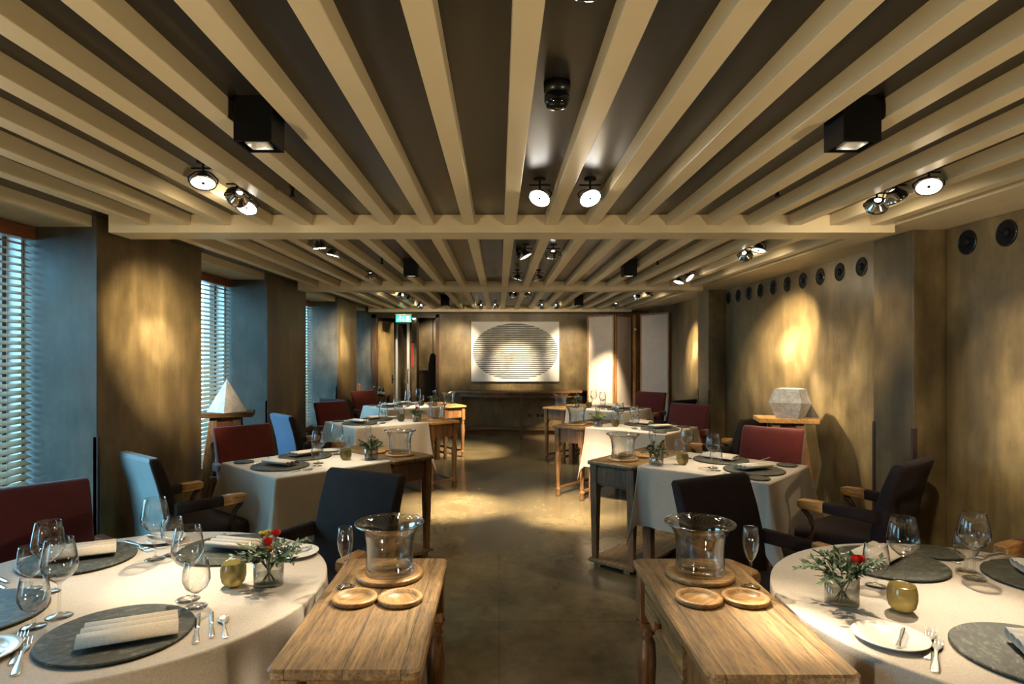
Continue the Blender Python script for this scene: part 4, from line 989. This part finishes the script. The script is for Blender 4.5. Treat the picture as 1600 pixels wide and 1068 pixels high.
# --- square tables
HEADS = {'L2': [(0, 0, .13, .016, 'petal_orange'), (.02, .015, .15, .014, 'petal_red'), (-.03, .0, .12, .012, 'petal_yellow')], 'L3': [(0, 0, .14, .022, 'petal_red')], 'L4': [(.03, 0, .14, .02, 'petal_red')],
         'R2': [(.05, 0, .11, .016, 'petal_orange'), (.03, .02, .13, .014, 'petal_orange')], 'R3': [(.04, 0, .12, .018, 'petal_orange'), (.0, .02, .11, .018, 'petal_yellow')], 'R4': []}
NM = {'L2': 'second left-row table', 'L3': 'third left-row table', 'L4': 'farthest left-row table', 'R2': 'second right-row table', 'R3': 'third right-row table', 'R4': 'farthest right-row table'}
for key, (c, u, w_, rz) in T.items():
    L = key[0] == 'L'; n = NM[key]; on = ' on the ' + n; split = key in ('L2', 'R2')
    def P(a, b_): q = c+u*a+w_*b_; return q.x, q.y
    charger(*P(-.225, -.045), rz, 'slate charger plate at the near seat' + on); charger(*P(.095, .195), rz+1, 'slate charger plate before the red chair' + on)
    sgn = 1 if L else -1
    napkin(*P(-.225, -.045), rz+PI/2+(.3 if L else -.5), 'folded napkin at the near seat' + on, zc); napkin(*P(.10, .195), rz+PI+sgn*.1, 'folded napkin before the red chair' + on, zc)
    charger(*P(-.33, .285), rz, 'small slate side plate at the wall corner' + on, r=.068)
    if L: plate(*P(.355, .285), 'white bread plate at the aisle corner' + on, .075)
    else: charger(*P(-.345, -.30), rz, 'small slate side plate at the near corner' + on, r=.068)
    glassware(*P(.02, -.12), BIG, 'tall wine glass by the near seat' + on, 'big', split=split); glassware(*P(-.035, -.20), SMALL, 'small wine glass by the near seat' + on, 'small', split=split)
    glassware(*P(.32, .12), BIG, 'tall wine glass by the far seat' + on, 'big', split=split); glassware(*P(.33, .03), SMALL, 'small wine glass by the far seat' + on, 'small', split=split)
    votive(*P(.23, -.14), 'amber candle holder' + on)
    vx, vy = P(.36, -.27); vase(vx, vy, 'oval glass vase' + on, rz)
    bouquet(vx, vy, {'L2': 'white-green sprig bouquet with orange and red blooms', 'L3': 'leafy bouquet with a dark red bloom', 'L4': 'leafy bouquet with one red bloom', 'R2': 'dark green bouquet with small orange blooms',
        'R3': 'pale green bouquet with yellow and orange blooms', 'R4': 'dark green leafy sprigs'}[key] + on, 20+ord(key[1])+(5 if L else 0), HEADS[key], 'leaf_pale' if key in ('R3',) else 'leaf', .10, 13)
    knife(*P(-.30, -.26 if L else .17), rz-PI/2, 'knife at the near seat' + on, s=.9); fork(*P(-.32, .185 if L else -.28), rz-PI/2, 'fork at the near seat' + on, s=.9)
    spoon(*P(-.285, -.30 if L else .215), rz-PI/2, 'spoon at the near seat' + on, s=.85)
    knife(*P(-.125, .36), rz+PI, 'knife beside the red chair charger' + on, s=.9)
    # serving end: bucket, plate, coasters, flute. bucket stands toward the aisle tip
    sgn2 = 1
    bx = P(.645, -.235); coaster(*bx, .110, 'large round wooden plate under the bucket by the ' + n)
    if key == 'L2': 
        CACHE_b = P(.645, .20)
    bucket(*bx, 'glass champagne bucket at the aisle end of the ' + n, Z0+.0085)
    coaster(*P(.585, -.02), .068, 'nearer small wooden coaster by the ' + n, 1.); coaster(*P(.72, .02), .068, 'farther small wooden coaster by the ' + n, 2.)
    glassware(*P(.60, .12), FLUTE, 'champagne flute at the serving end of the ' + n, 'flute', Z0, split=split)

# ------------------------------------------------------------------ service table with bottles, back left
t = thing('side_table', 'dark side table of bottles and jars by the last left pillar', 'side table', (-2.10, 10.45, 0))
part('tabletop', MB().box((0, 0, .80), (.52, .42, .03), bevel=.003), 'dark_wood_flat', t)
for sx in (-1, 1):
    for sy_ in (-1, 1): part('leg', lambda: MB().box((0, 0, .39), (.045, .045, .78)), 'dark_wood', t, (sx*.22, sy_*.17, 0), key='sdl')
part('lower_shelf', MB().box((0, 0, .25), (.46, .36, .02)), 'dark_wood_flat', t)
Zs = .8155
tag(part('pepper_mill', MB().lathe([(0, 0), (.026, 0), (.028, .02), (.018, .06), (.024, .10), (.020, .14), (.012, .155), (.022, .175), (.018, .20), (0, .21)], 20), 'mill_wood', None, (-2.31, 10.34, Zs)), 'brown wooden pepper mill left of the jars by the pillar', 'pepper mill')
for k, (x, y) in enumerate(((-2.24, 10.36), (-2.185, 10.42), (-2.13, 10.36))):
    q = thing('condiment_jar', ['leftmost', 'middle', 'rightmost'][k] + ' small glass jar between pepper mill and dark bottles', 'jar', (x, y, Zs), 0, 'small condiment jars')
    part('jar_glass', lambda: MB().lathe([(0, 0), (.022, 0), (.024, .005), (.024, .06), (.018, .07), (.018, .075), (0, .075)], 20), 'porcelain', q, key='jg'); part('lid', lambda: MB().lathe([(0, .075), (.02, .075), (.02, .095), (0, .098)], 20), 'chrome', q, key='jl')
for k, (x, y) in enumerate(((-2.06, 10.33), (-1.985, 10.38), (-1.915, 10.33))):
    q = thing('oil_bottle', ['left', 'middle', 'right'][k] + ' dark bottle with pale top on the side table by the doorway', 'bottle', (x, y, Zs), 0, 'dark condiment bottles')
    part('bottle_body', lambda: MB().lathe([(0, 0), (.028, 0), (.030, .006), (.030, .09), (.02, .105), (.011, .115), (.011, .13), (0, .13)], 20), 'bottle_dark', q, key='ob'); part('cap', lambda: MB().lathe([(0, .13), (.013, .13), (.013, .152), (0, .155)], 16), 'chrome', q, key='oc')
    part('paper_label', lambda: MB().lathe([(.0304, .03), (.0306, .03), (.0306, .075), (.0304, .075)], 20, closed=True), 'label_white', q, key='ol')
